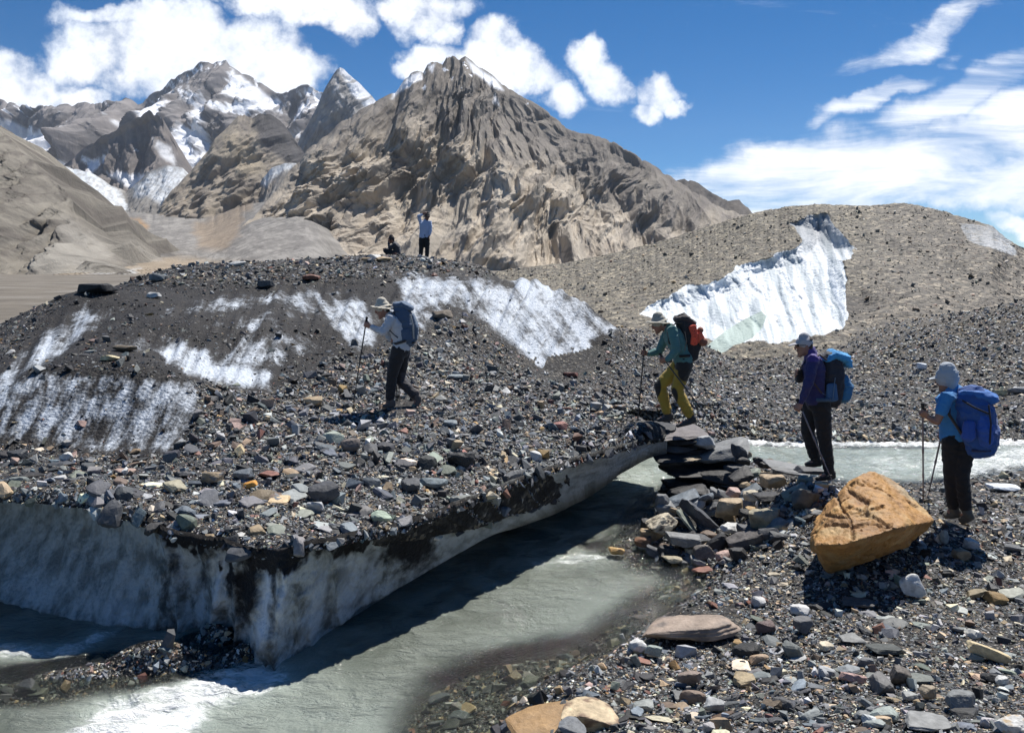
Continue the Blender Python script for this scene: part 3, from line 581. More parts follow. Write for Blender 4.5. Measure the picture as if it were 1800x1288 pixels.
# ================================================================ MORAINE HILL WITH ICE CLIFF
cr = [(845, 500), (875, 476), (930, 469), (985, 463), (1060, 449), (1140, 430), (1230, 402), (1290, 384), (1330, 372), (1370, 366), (1400, 361), (1450, 358), (1500, 362), (1540, 361), (1590, 357), (1620, 362), (1660, 372), (1700, 384), (1745, 398), (1770, 420), (1800, 436), (1900, 440), (2100, 400), (2400, 420), (2900, 380)]
CL1 = [(1120, 548), (1180, 518), (1240, 500), (1290, 480), (1312, 460), (1350, 448), (1392, 440), (1410, 420), (1388, 392), (1420, 380), (1452, 375), (1470, 398), (1500, 434), (1498, 446), (1480, 458), (1486, 520), (1484, 578), (1450, 584), (1390, 602), (1330, 600), (1260, 600), (1180, 570)]
CL2 = [(1222, 638), (1232, 622), (1250, 602), (1275, 582), (1305, 563), (1338, 547), (1347, 556), (1340, 576), (1322, 594), (1292, 608), (1260, 624), (1238, 640)]
CL3 = [(1685, 392), (1725, 396), (1750, 398), (1775, 420), (1792, 452), (1740, 436), (1700, 424)]
def col_mor(px, py, p, D, D2, v):
    n = fbm(px/50, py/40, 2.1, 6, .65); n2 = fbm(px/5, py/4, 5.1, 3, .7)
    c = mixc(rgb(.215, .195, .155), rgb(.152, .138, .112), np.clip(.5+n*1.2+n2*.7, 0, 1))
    rt = sstep(px+py*.3, 1580, 1720)*.75; c = mixc(c, mixc(rgb(.19, .17, .145), rgb(.13, .118, .105), np.clip(.5+n+n2, 0, 1)), rt)
    c = mixc(c, rgb(.05, .046, .044), pmask(px+n*20, py+n*12, [(1480, 515), (1530, 520), (1545, 540), (1500, 560), (1484, 570)], 10, .8))
    c = mixc(c, rgb(.06, .056, .052), pmask(px+n*20, py+n*12, [(1560, 420), (1620, 430), (1600, 445), (1570, 440)], 8, .5))
    return c
u = np.linspace(940, 2900, 10); 
us = np.concatenate([np.linspace(845, 1850, 770), np.linspace(1856, 2900, 80)]); vs = np.linspace(0, 1, 220)
jj = (fbm(us/7, 2., 1., 3)*1.6)
cyv = interp(cr, us)+jj; fyv = np.full(us.shape, 652.)
PY = fyv[None]+(cyv-fyv)[None]*vs[:, None]; PX = np.broadcast_to(us[None], PY.shape)
Yb = 28+0*us; Yt = np.interp(us, [940, 1100, 1300, 1450, 1600, 1800, 2900], [60, 60, 58, 54, 52, 46, 46])
YY = Yb[None]+(Yt-Yb)[None]*(vs[:, None]**1.35)
nn = fbm(PX/60, PY/60, 4., 4)
nn2 = fbm(PX/16, PY/16, 8., 4); m1 = pmask(PX+nn*20+nn2*9, PY+nn*12+nn2*6, CL1, 3.5); m2 = pmask(PX, PY, CL2, 3); m3 = pmask(PX+nn*6, PY+nn*6, CL3, 3)
# the cliff stands steep: its foot is set back towards the depth of its top edge, so the debris left of it overhangs as a brow
YY = YY+fbm(PX/120, PY/90, 9., 4)*1.6
d1 = -sdpoly(PX, PY, CL1); lowf = sstep(626-PY, 0, 50); m1r = m1; YY = YY+m1*lowf*np.clip(d1, 0, 26)/26*2.2+m1*(ridged(PX/46-PY/110+.5*fbm(PX/60, PY/60, 3., 3), PY/260, 1., 5)*.65+.4*fbm(PX/30, PY/22, 6., 4))-m2*0
mp_ = P(PX, PY, YY); mp_[..., 2] += .12*fbm(mp_[..., 0]*.9, mp_[..., 1]*.9, 1., 3)*(1-m1)
C = col_mor(PX, PY, mp_, 0, 0, vs[:, None])
rows = list(mp_); icm = list(np.clip(m1*.98, 0, 1)); trn = list(m2); i3 = list(m3); Cc = list(C)
for k in range(1, 6):
    r_ = mp_[-1].copy(); r_[:, 1] += 5*k; r_[:, 2] -= 1.1*k*1.0; rows.append(r_); icm.append(icm[-1]*0); trn.append(trn[-1]*0); i3.append(i3[-1]*0); Cc.append(C[-1])
rows = np.array(rows); pxm, pym = proj(rows)
flm = np.stack([(pxm*math.sin(math.radians(74))-pym*math.cos(math.radians(74)))/30, (pxm*math.cos(math.radians(74))+pym*math.sin(math.radians(74)))/170, 0*pxm], -1)
def moraine_mat():
    m, t, b = mat_new('moraine_and_ice'); co = t.new('ShaderNodeNewGeometry').outputs['Position']
    c = t.attr('Col'); v1 = t.voro(co, 5.0); sp = t.new('ShaderNodeSeparateColor'); t.l.new(v1.outputs['Color'], sp.inputs[0])
    f = t.ramp(sp.outputs[0], [(0, (.35, .35, .36)), (.5, (.9, .9, .9)), (.85, (1.3, 1.25, 1.15)), (.95, (2.4, 2.3, 2.1)), (1, (.5, .4, .4))])
    deb = t.mix(1, c, f, 'MULTIPLY')
    flow = t.attr('flow'); nst = t.noise(flow, 2.0, 7, .62, .3); nf = t.noise(co, 2.2, 6, .7)
    e = t.m('ADD', t.m('MULTIPLY_ADD', t.attr('ice', 'Fac'), 1.9, -.55), t.m('ADD', t.m('MULTIPLY', t.m('SUBTRACT', nst, .5), 2.0), t.m('MULTIPLY', t.m('SUBTRACT', nf, .5), 1.2)))
    msk = t.m('MULTIPLY', t.ss(e, .0, .5), t.ss(t.attr('ice', 'Fac'), .1, .5))
    low = t.new('ShaderNodeSeparateXYZ'); t.l.new(co, low.inputs[0])
    e3 = t.ss(t.m('ADD', t.attr('ice3', 'Fac'), t.m('MULTIPLY', t.m('SUBTRACT', nf, .5), 2.2)), .55, 1.1, 0, .7)
    icec = t.mix(t.ss(nst, .36, .62), (.40, .46, .50), (.86, .90, .93)); icec = t.mix(t.ss(nf, .58, .72, 0, .6), icec, (.20, .20, .20))
    icec = t.mix(t.m('MULTIPLY', t.ss(low.outputs[2], 3.0, 5.6), .62), icec, (.16, .17, .19))
    col = t.mix(t.m('MAXIMUM', msk, e3), deb, icec)
    g = t.attr('glass', 'Fac'); gc = t.mix(t.ss(t.noise(flow, 1.2, 4), .4, .65), (.34, .42, .39), (.52, .62, .58)); col = t.mix(t.ss(g, .3, .6), col, gc)
    t.put(b.inputs['Base Color'], col); b.inputs['Roughness'].default_value = .75; b.inputs['Specular IOR Level'].default_value = .3
    h = t.m('ADD', t.m('MULTIPLY', v1.outputs['Distance'], -.6), nf); t.put(b.inputs['Normal'], t.bump(h, .8, .12)); return m
mor_me = mesh_np('moraine_hill', rows.reshape(-1, 3), gridF(len(rows), len(us)), {'Col': np.array(Cc).reshape(-1, 3), 'ice': np.array(icm).ravel(), 'glass': np.array(trn).ravel(), 'ice3': np.array(i3).ravel(), 'flow': flm.reshape(-1, 3)}, smooth=True)
tag(link('moraine_hill', mor_me, moraine_mat()), kind='structure')

# ================================================================ WATER
wx = np.arange(-12, 14, .045); wy = np.concatenate([np.arange(-2, 4.4, .25), np.arange(4.45, 15.6, .045)])
WX, WY = np.meshgrid(wx, wy); dW = sdpoly(WX, WY, riv); wpx, wpy = proj(np.stack([WX, WY, 0*WX], -1))
FOAM = [([(60, 1330), (170, 1235), (260, 1205), (380, 1165), (430, 1140), (500, 1165), (520, 1195), (470, 1225), (380, 1250), (330, 1330)], 34, .96), ([(-60, 1120), (60, 1130), (130, 1128), (170, 1105), (215, 1098), (200, 1120), (140, 1150), (40, 1160), (-60, 1150)], 14, .85),
        ([(1190, 1075), (1225, 1035), (1290, 1000), (1300, 1012), (1250, 1048), (1220, 1080)], 9, 1.0), ([(930, 985), (1010, 968), (1100, 965), (1090, 985), (1000, 995), (940, 1000)], 12, .66),
        ([(1280, 768), (1400, 774), (1600, 770), (1820, 766), (1820, 784), (1600, 786), (1450, 786), (1300, 782)], 5, 1.0), ([(1640, 790), (1820, 775), (1820, 835), (1700, 850), (1620, 830)], 18, .82), ([(1460, 800), (1600, 790), (1640, 830), (1540, 840)], 14, .58), ([(1060, 830), (1170, 815), (1150, 850), (1080, 855)], 16, .55), ([(1900, 770), (2300, 740), (2300, 790), (1900, 830)], 20, .8),
        ([(200, 1118), (320, 1108), (420, 1128), (400, 1145), (280, 1128)], 10, .35), ([(820, 1010), (960, 1000), (1120, 1040), (900, 1080)], 30, .2)]
foam = np.zeros(WX.shape)
for pl, f, s in FOAM: foam = np.maximum(foam, pmask(wpx, wpy, pl, f, s))
milk = np.clip(sstep(WY, 10.5, 12.2)+pmask(wpx, wpy, [(840, 1130), (980, 1070), (1150, 1010), (1290, 1010), (1200, 1090), (1000, 1150), (850, 1180)], 50, .55)+pmask(wpx, wpy, [(0, 1400), (150, 1230), (500, 1150), (700, 1230), (800, 1400)], 70, .7), 0, 1)
fast = np.clip(np.maximum(foam, .35*sstep(WY, 11.5, 12.5)), 0, 1)
WZ = .012*fbm(WX*3+WY, WY*4-WX*2, 1., 4)+fast*(.085*(ridged(WX*2.2, WY*4.2, 3., 5)-.45)+.03*fbm(WX*11, WY*14, 2., 3))
bedz = carve(WX, WY, False); depth = np.clip(WZ-bedz, -1, 1)
shallow = np.clip(1-depth/.32, 0, 1)
keep = (dW < .5)
idx = -np.ones(WX.size, int); fq = gridF(*WX.shape); kv = keep.ravel(); fq = fq[kv[fq].all(1)]; used = np.unique(fq); idx[used] = np.arange(len(used)); fq = idx[fq]
def water_mat():
    m, t, b = mat_new('glacial_meltwater'); co = t.new('ShaderNodeNewGeometry').outputs['Position']
    mp = t.new('ShaderNodeMapping'); t.l.new(co, mp.inputs[0]); mp.inputs['Rotation'].default_value = (0, 0, math.radians(38)); mp.inputs['Scale'].default_value = (1, 2.4, 1)
    n1 = t.noise(mp.outputs[0], 4.2, 6, .66, 1.0); n2 = t.noise(mp.outputs[0], 24, 4, .6, .5); n3 = t.noise(co, 2.0, 4, .55, .4)
    fo = t.attr('foam', 'Fac'); sh = t.attr('shallow', 'Fac')
    fmv = t.ss(t.m('ADD', t.m('MULTIPLY', fo, 1.25), t.m('ADD', t.m('MULTIPLY', t.m('SUBTRACT', n1, .5), 1.5), t.m('MULTIPLY', t.m('SUBTRACT', n2, .5), .9))), .62, 1.5)
    n4 = t.noise(mp.outputs[0], 44, 3, .7); glint_fleck = t.m('MULTIPLY', t.ss(n4, .70, .76), t.ss(t.m('ADD', t.noise(co, 1.3, 3, .6), t.m('MULTIPLY', fo, .5)), .52, .70)); fm = t.m('MAXIMUM', fmv, glint_fleck)  # tiny white specks painted into the colour as sun glints and splashes on ripples
    soft = t.m('MULTIPLY', fo, .45)
    base = t.mix(t.ss(n3, .35, .65), (.115, .13, .11), (.245, .27, .235)); base = t.mix(t.m('MULTIPLY', t.attr('milk', 'Fac'), .75), base, (.37, .42, .375)); base = t.mix(soft, base, (.55, .62, .57))
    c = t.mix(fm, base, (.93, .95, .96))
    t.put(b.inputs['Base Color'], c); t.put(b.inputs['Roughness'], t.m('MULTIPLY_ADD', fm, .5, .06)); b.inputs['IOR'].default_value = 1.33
    h = t.m('ADD', t.m('MULTIPLY', n1, 1.0), t.m('MULTIPLY', n2, .35)); t.put(b.inputs['Normal'], t.bump(t.m('MULTIPLY', h, t.ss(n3, .35, .7, .35, 1.3)), 1.0, .06))
    tr = t.new('ShaderNodeBsdfTransparent'); tr.inputs[0].default_value = (.74, .76, .68, 1)
    gl = t.new('ShaderNodeBsdfGlossy'); gl.inputs['Roughness'].default_value = .06; t.put(gl.inputs['Normal'], t.bump(h, .9, .05))
    fr = t.new('ShaderNodeFresnel'); fr.inputs[0].default_value = 1.33
    m1 = t.new('ShaderNodeMixShader'); t.l.new(fr.outputs[0], m1.inputs[0]); t.l.new(tr.outputs[0], m1.inputs[1]); t.l.new(gl.outputs[0], m1.inputs[2])
    al = t.m('MULTIPLY', t.ss(t.m('ADD', sh, t.m('MULTIPLY', t.m('SUBTRACT', n3, .5), .3)), .08, .6, 0, .95), t.m('SUBTRACT', 1, fm))
    m2 = t.new('ShaderNodeMixShader'); t.put(m2.inputs[0], al); t.l.new(b.outputs[0], m2.inputs[1]); t.l.new(m1.outputs[0], m2.inputs[2])
    out = [n for n in t.n if n.type == 'OUTPUT_MATERIAL'][0]; t.l.new(m2.outputs[0], out.inputs[0]); return m
wv3 = np.stack([WX, WY, WZ], -1).reshape(-1, 3)[used]
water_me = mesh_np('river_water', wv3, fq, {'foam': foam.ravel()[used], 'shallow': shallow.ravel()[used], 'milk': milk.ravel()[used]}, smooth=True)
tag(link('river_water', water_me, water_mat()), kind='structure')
print('land done')
# ================================================================ STONES
def surf(x, y):
    x = np.asarray(x, float); y = np.asarray(y, float)
    s = sdpoly(x, y, icepoly); return np.where(s < 0, H(x, y), carve(x, y, False))
def land(px, py, y0=3.5, y1=45):
    Y = np.geomspace(y0, y1, 700); p = P(np.full(700, px), np.full(700, py), Y); z = surf(p[:, 0], p[:, 1])
    hit = np.nonzero(p[:, 2] <= z+.01)[0]
    return p[hit[0]] if len(hit) else p[-1]
_ico = {}
def ico(sub):
    if sub not in _ico:
        bm = bmesh.new(); bmesh.ops.create_icosphere(bm, subdivisions=sub, radius=1)
        _ico[sub] = (np.array([v.co[:] for v in bm.verts]), np.array([[v.index for v in f.verts] for f in bm.faces])); bm.free()
    return _ico[sub]
def rock_shape(seed, dims, sub=4, nplanes=11, rough=.035, boxy=.5, strata=0.0, planes=None):
    r = np.random.default_rng(seed); D, F = ico(sub)
    if planes is None:
        n = r.normal(size=(nplanes, 3)); n /= np.linalg.norm(n, axis=1)[:, None]; h = r.uniform(.62, 1.0, nplanes)
        ax6 = np.array([[1, 0, 0], [-1, 0, 0], [0, 1, 0], [0, -1, 0], [0, 0, 1], [0, 0, -1]], float)+r.normal(scale=.16, size=(6, 3)); ax6 /= np.linalg.norm(ax6, axis=1)[:, None]
        n = np.concatenate([n, ax6]); h = np.concatenate([h, r.uniform(1-boxy*.55, 1-boxy*.30, 6)])
    else: n, h = planes
    q = np.maximum(D@n.T, 1e-3)/h[None]                   # 1/distance to each plane
    rad = 1/((q**26).sum(1))**(1/26.)
    V = D*rad[:, None]
    if planes is None: V /= np.abs(V).max(0)[None]        # unit box
    V = V*np.asarray(dims)[None]*.5
    L_ = float(np.mean(dims)); 
    dn = fbm(V[:, 0]/L_*3.2+seed, V[:, 1]/L_*3.2, V[:, 2]/L_*3.2, 4)+.45*(ridged(V[:, 0]/L_*4, V[:, 1]/L_*4+seed, V[:, 2]/L_*4, 3)-.4)
    V = V+D*(dn*rough*L_)[:, None]
    if strata: V[:, :2] *= (1+strata*perlin(V[:, 2]/min(dims)*7+seed, seed*1.1)[:, None])
    return V, F
PAL = {'dark slate': (.075, .079, .086), 'black': (.022, .022, .023), 'grey': (.20, .205, .205), 'blue grey': (.14, .165, .19), 'pale grey': (.36, .37, .37), 'white': (.55, .55, .53),
       'tan': (.38, .29, .185), 'cream': (.58, .51, .38), 'brown': (.16, .115, .085), 'rusty red': (.22, .105, .08), 'ochre': (.40, .26, .11), 'greenish grey': (.20, .225, .19), 'pinkish': (.40, .28, .24), 'charcoal': (.035, .035, .036)}
def rock_cols(V, base, seed, var=.28, vein=None):
    s = float(np.abs(V).max())+1e-6; n = fbm(V[:, 0]/s*2.5+seed, V[:, 1]/s*2.5, V[:, 2]/s*2.5, 4)
    c = np.asarray(base)[None]*(1+var*2*n)[:, None]
    if vein is not None:
        k = sstep(fbm(V[:, 0]/s*1.7, V[:, 1]/s*1.7+seed, V[:, 2]/s*3.4, 4), .06, .26)[:, None]; c = c*(1-k)+np.asarray(vein)[None]*k
    return np.clip(c, .008, .95)
def put_rock(name, cname, px, py, wpx, hpx, label, Y=None, dep=.75, roll=0, seed=None, strata=0.0, group=None, cat='rock', vein=None, rough=.035, up=0.0, boxy=.5, yaw=None, sub=4, col=None, nplanes=11):
    """a rock seen at (px,py) with the given apparent size, standing on the ground there or at distance Y"""
    seed = seed if seed is not None else int(px*3+py*7)
    pl_ = land(px, py+hpx*.42)[1]
    Y = pl_+.02 if Y is None else min(Y, pl_+.06) if Y > 8 else Y
    s = Y/F0; w_, h_ = wpx*s, hpx*s; d_ = w_*dep
    c = P(px, py, Y+d_*.15)
    el = max(.12, (CAMZ-c[2])/Y)                                 # foreshortening of the top face
    hh = max(h_*.45, h_-d_*el*.8)
    V, F = rock_shape(seed, (w_*1.04, d_, hh), sub, nplanes, rough, boxy, strata)
    me = mesh_np(name, V, F, {'Col': rock_cols(V, PAL[cname] if col is None else col, seed, vein=vein)})
    o = link(name, me, M_STONE); o.location = c; rr = np.random.default_rng(seed+1)
    o.rotation_euler = (rr.uniform(-.10, .10), math.radians(roll), rr.uniform(-.35, .35) if yaw is None else math.radians(yaw))
    tag(o, label, cat, group); return o
NAMED = []
def R(*a, **k): NAMED.append((a[2], a[3], a[4])); return put_rock(*a, **k)
# --- cairn under the second hiker
cg = 'rocks of the stacked cairn beside the meltwater'
R('flat_rock', 'grey', 1192, 758, 96, 17, 'flat grey slab capping the rock pile, under the boots of the hiker in yellow trousers', Y=11.45, dep=1.0, strata=.05, group=cg, col=(.14, .125, .125), yaw=4)
R('flat_rock', 'charcoal', 1206, 775, 72, 22, 'dark slab directly beneath the topmost slab of the rock pile', Y=11.4, dep=.8, group=cg, strata=.05)
R('rock', 'pale grey', 1238, 776, 42, 30, 'pale grey angular block right of the topmost slabs of the pile', Y=11.35, group=cg, roll=20)
R('flat_rock', 'charcoal', 1190, 803, 96, 26, 'dark layered slab with tan bands jutting out over the green water', Y=11.2, dep=.9, strata=.10, vein=(.30, .24, .16), group=cg)
R('flat_rock', 'grey', 1268, 792, 98, 36, 'large grey slab tilted up to the right, high on the rock pile', Y=11.3, dep=.9, roll=-17, group=cg)
R('rock', 'tan', 1306, 802, 36, 20, 'tan block at the right end of the tilted grey slab', Y=11.2, roll=-14, group=cg)
R('flat_rock', 'black', 1206, 826, 94, 26, 'black slab below the layered tan banded slab', Y=11.1, dep=.9, strata=.08, group=cg)
R('flat_rock', 'black', 1204, 849, 84, 28, 'black slab at the waist of the rock pile beside the water', Y=11.0, dep=.9, group=cg, strata=.08)
R('flat_rock', 'charcoal', 1270, 838, 84, 40, 'charcoal slab in the shaded middle of the rock pile', Y=10.9, dep=.9, group=cg)
R('rock', 'dark slate', 1300, 824, 58, 26, 'dark crumbly rock under the tan block', Y=11.0, group=cg, rough=.06)
R('rock', 'tan', 1359, 846, 52, 36, 'rounded tan boulder resting on the dark slabs right of the pile', Y=9.9, rough=.05, group=cg)
R('flat_rock', 'charcoal', 1352, 873, 62, 26, 'dark brown slab under the rounded tan boulder', Y=9.8, group=cg)
R('rock', 'greenish grey', 1412, 880, 60, 54, 'big greenish grey block left of the orange boulder', Y=9.1, roll=14, col=(.105, .11, .105), group=cg)
R('flat_rock', 'grey', 1388, 824, 84, 26, 'broad grey slab just behind the rounded tan boulder', Y=10.2, dep=.9, roll=6, group=cg, strata=.05)
R('flat_rock', 'blue grey', 1192, 880, 88, 30, 'blue grey slate blade rising to the right above the water', Y=9.9, roll=-20, group=cg, boxy=.3)
R('rock', 'grey', 1163, 882, 26, 34, 'small upright grey splinter at the water end of the slate blade', Y=9.8, group=cg)
R('flat_rock', 'blue grey', 1232, 910, 92, 42, 'big dark slate slab leaning steeply down to the right', Y=9.4, roll=42, dep=.7, col=(.085, .09, .10), group=cg)
R('flat_rock', 'greenish grey', 1207, 915, 60, 16, 'narrow greenish slab lying along the steep slate slab', Y=9.25, roll=46, group=cg)
R('rock', 'tan', 1283, 894, 50, 44, 'pointed tan rock in the middle of the rock pile', Y=9.5, group=cg, boxy=.1, nplanes=9)
R('rock', 'ochre', 1322, 896, 24, 15, 'small ochre stone right of the pointed tan rock', Y=9.4, group=cg)
R('rock', 'tan', 1343, 912, 62, 50, 'lumpy olive tan rock right of centre in the pile', Y=9.2, rough=.075, col=(.32, .28, .19), group=cg)
R('rock', 'cream', 1162, 921, 58, 42, 'cream rock with a dark hollow at the water side of the pile', Y=9.1, rough=.08, vein=(.06, .05, .045), roll=-24, group=cg)
R('rock', 'grey', 1203, 948, 66, 40, 'rounded grey rock at the foot of the pile', Y=8.8, group=cg)
R('rock', 'greenish grey', 1238, 972, 48, 44, 'grey brown angular rock low at the front of the pile', Y=8.55, col=(.15, .135, .12), group=cg)
R('rock', 'rusty red', 1240, 1002, 44, 18, 'reddish brown flat rock at the edge of the pool', Y=8.25, group=cg)
R('rock', 'pinkish', 1272, 978, 30, 28, 'pinkish tan rock beside the low grey brown rock', Y=8.5, group=cg)
R('rock', 'brown', 1131, 952, 34, 24, 'wet brown rock standing in the stream left of the pile', Y=9.0, group=cg, col=(.18, .10, .06))
R('rock', 'cream', 1184, 982, 40, 22, 'beige rock half under water in front of the pile', Y=8.55, col=(.33, .29, .2), group=cg)
R('rock', 'charcoal', 1298, 975, 32, 32, 'dark block at the right foot of the pile', Y=8.5, group=cg)
R('rock', 'white', 1286, 929, 42, 24, 'whitish jagged rock under the pointed tan rock', Y=9.1, group=cg, rough=.08)
R('flat_rock', 'brown', 1312, 948, 74, 42, 'dark brown slab under the lumpy olive rock', Y=9.0, group=cg, roll=-16, col=(.10, .09, .085))
R('rock', 'cream', 1286, 995, 26, 13, 'small cream stone at the pool edge', Y=8.3, group=cg)
R('rock', 'pinkish', 1291, 866, 30, 22, 'pinkish brown stone above the pointed tan rock', Y=9.8, group=cg)
R('rock', 'cream', 1320, 871, 28, 26, 'pale cream stone above the ochre stone', Y=9.7, group=cg, rough=.07)
R('rock', 'blue grey', 1240, 874, 36, 24, 'short blue grey chip at the top of the slate blade', Y=9.85, group=cg, roll=-30)
R('rock', 'ochre', 1086, 968, 32, 20, 'orange rock lying awash in the pool', Y=8.75)
R('flat_rock', 'charcoal', 1158, 750, 78, 15, 'dark flat stone joining the ice tip to the capping slab', Y=11.6, dep=1.0, group=cg)
R('flat_rock', 'dark slate', 1136, 760, 44, 12, 'small dark flat stone on the very tip of the ice bridge', Y=11.2, dep=.8, group=cg)
R('rock', 'dark slate', 1424, 827, 46, 18, 'dark stone under the front boot of the purple jacket hiker', Y=9.65, dep=.8)
# --- orange boulder: hull of hand placed corners (photo px, py, depth)
OB = [(1508, 832, 8.0), (1530, 828, 8.2), (1560, 836, 8.4), (1590, 858, 8.45), (1612, 890, 8.2), (1643, 915, 7.65), (1636, 926, 7.8), (1600, 960, 7.6), (1520, 987, 7.45), (1487, 1002, 7.35), (1455, 1006, 7.4), (1426, 968, 7.35), (1424, 935, 7.6), (1436, 905, 7.9), (1470, 875, 8.1),
      (1486, 956, 6.72), (1586, 926, 6.85), (1432, 958, 6.95), (1560, 900, 9.1), (1480, 930, 8.9), (1600, 940, 8.6), (1470, 985, 8.2)]
obp = np.array([P(*q) for q in OB]); cen = obp.mean(0)
bm = bmesh.new(); [bm.verts.new(q-cen) for q in obp]; rs = bmesh.ops.convex_hull(bm, input=bm.verts); bmesh.ops.delete(bm, geom=[v for v in bm.verts if not v.link_faces], context='VERTS')
pn, ph = [], []
for f in bm.faces:
    n = f.normal; h = n.dot(f.verts[0].co)
    if h < 0: n = -n; h = -h
    pn.append(n[:]); ph.append(max(h, .05))
bm.free()
bm = bmesh.new(); [bm.verts.new(q-cen) for q in obp]; bmesh.ops.convex_hull(bm, input=bm.verts); bmesh.ops.delete(bm, geom=[v for v in bm.verts if not v.link_faces], context='VERTS'); tm = bpy.data.meshes.new('t'); bm.to_mesh(tm); bm.free()
to = bpy.data.objects.new('t', tm); COL.objects.link(to); md = to.modifiers.new('r', 'REMESH'); md.mode = 'VOXEL'; md.voxel_size = .016; md = to.modifiers.new('s', 'SMOOTH'); md.iterations = 5
tm2 = bpy.data.meshes.new_from_object(to.evaluated_get(bpy.context.evaluated_depsgraph_get())); V = np.empty(len(tm2.vertices)*3); tm2.vertices.foreach_get('co', V); V = V.reshape(-1, 3); tm2.calc_loop_triangles(); F = np.empty(len(tm2.loop_triangles)*3, np.int32); tm2.loop_triangles.foreach_get('vertices', F); F = F.reshape(-1, 3); NRM = np.empty(len(V)*3); tm2.vertices.foreach_get('normal', NRM); NRM = NRM.reshape(-1, 3); bpy.data.objects.remove(to)
Dn = NRM
vx, vy = proj(V+cen)
crk = np.zeros(len(V))
for pl in [[(1470, 872), (1476, 890), (1492, 908), (1497, 925), (1500, 945)], [(1450, 905), (1475, 908), (1492, 908)], [(1490, 862), (1508, 870), (1526, 880), (1520, 900), (1545, 912), (1562, 926)]]:
    for (a0, b0), (a1, b1) in zip(pl[:-1], pl[1:]):
        t_ = np.clip(((vx-a0)*(a1-a0)+(vy-b0)*(b1-b0))/((a1-a0)**2+(b1-b0)**2), 0, 1); dd = np.hypot(vx-a0-t_*(a1-a0), vy-b0-t_*(b1-b0)); crk = np.maximum(crk, np.exp(-(dd/2.6)**2))
crk *= (V[:, 1] < .9)
disp = .018*(ridged(V[:, 0]*1.6+2, V[:, 1]*1.6, V[:, 2]*3.4, 3)-.45)+.012*fbm(V[:, 0]*16, V[:, 1]*16, V[:, 2]*22, 4)+.028*fbm(V[:, 0]*5, V[:, 1]*5, V[:, 2]*5, 5)+.012*(ridged(V[:, 0]*4+V[:, 2]*3, V[:, 1]*2, V[:, 2]*7, 4)-.4)-.03*crk-.04*np.exp(-(((vx-1512)/16)**2+((vy-880)/11)**2))-.03*sstep(ridged(V[:, 0]*2.2, V[:, 1]*2.2, V[:, 2]*2.2+9, 4), .55, .8)
V = V+Dn*disp[:, None]
oc = mixc(rgb(.45, .245, .078), rgb(.30, .16, .06), np.clip(.5+1.5*fbm(V[:, 0]*3, V[:, 1]*3, V[:, 2]*6, 5), 0, 1))
oc = mixc(oc, rgb(.50, .36, .18), sstep(fbm(V[:, 0]*2, V[:, 1]*2+4, V[:, 2]*3, 4), .1, .35)*.6); oc = mixc(oc, rgb(.25, .12, .05), np.exp(-(((vx-1512)/15)**2+((vy-880)/10)**2))*.7)
oc = mixc(oc, rgb(.36, .33, .25), pmask(vx, vy, [(1545, 832), (1590, 858), (1606, 880), (1585, 868), (1560, 845)], 6, .6))
oc = mixc(oc, rgb(.05, .035, .02), crk*.55)
o = link('boulder', mesh_np('boulder', V, F, {'Col': oc}), M_STONE); o.location = cen; tag(o, 'huge angular orange brown boulder with cracks, tilted on the gravel bank', 'boulder'); NAMED.append((1530, 920, 200))
# --- single rocks that stand out
R('flat_rock', 'brown', 1221, 1103, 184, 58, 'long pale brown layered slab lying at the edge of the pool', dep=.42, roll=-3, strata=.05, col=(.30, .235, .185), vein=(.17, .14, .12), yaw=-6, boxy=.6, sub=5, rough=.03)
R('rock', 'white', 1120, 1136, 34, 36, 'white angular stone against the left end of the long brown slab')
R('rock', 'greenish grey', 1149, 1144, 32, 32, 'pale greenish stone between the white stone and the long brown slab', col=(.27, .31, .28))
R('boulder', 'cream', 1035, 1250, 126, 84, 'large cream and brown boulder at the bottom edge in the shallow water', vein=(.22, .15, .10), col=(.50, .40, .26), dep=.9, sub=5, Y=4.75)
R('boulder', 'ochre', 945, 1268, 150, 44, 'orange brown ledge of rock just under the shallow water', col=(.30, .19, .09), dep=.8, Y=4.95)
R('rock', 'blue grey', 1002, 1275, 66, 34, 'grey stone lying on the large cream boulder', col=(.17, .18, .19), Y=4.55)
R('rock', 'pinkish', 1212, 1190, 46, 40, 'pinkish brown wedge shaped stone below the long slab', col=(.24, .19, .16), boxy=.2)
R('rock', 'pale grey', 1258, 1238, 42, 36, 'pale grey square stone near the bottom of the gravel bank')
R('flat_rock', 'pale grey', 1605, 1030, 40, 54, 'white rectangular slab split by a crack, below the orange boulder', col=(.60, .61, .60), roll=-28, dep=.6, boxy=.7)
R('rock', 'cream', 1733, 1146, 74, 38, 'long cream yellow stone at the right of the gravel bank', roll=16, dep=.4, col=(.56, .46, .28))
R('rock', 'grey', 1688, 1228, 62, 52, 'big grey angular stone in the bottom right gravel', col=(.19, .20, .20))
R('flat_rock', 'grey', 1632, 1268, 84, 36, 'flat layered grey slab at the bottom right edge', col=(.24, .245, .24), strata=.08, dep=.9)
R('rock', 'white', 1780, 1274, 56, 46, 'white and tan rough stone in the bottom right corner', vein=(.42, .30, .16), rough=.07)
R('flat_rock', 'charcoal', 1554, 1140, 74, 24, 'long dark greenish slab in the middle of the right gravel', col=(.07, .078, .075))
R('rock', 'brown', 1582, 1186, 38, 46, 'brown block standing between grey stones on the gravel bank', col=(.13, .115, .10))
R('rock', 'tan', 1630, 1216, 30, 36, 'tan block just left of the big grey stone', col=(.30, .25, .18))
R('rock', 'grey', 1615, 1192, 46, 24, 'flat grey green stone above the tan block', col=(.15, .165, .15))
R('rock', 'pale grey', 1600, 1222, 34, 24, 'pale stone left of the tan block', col=(.30, .31, .30))
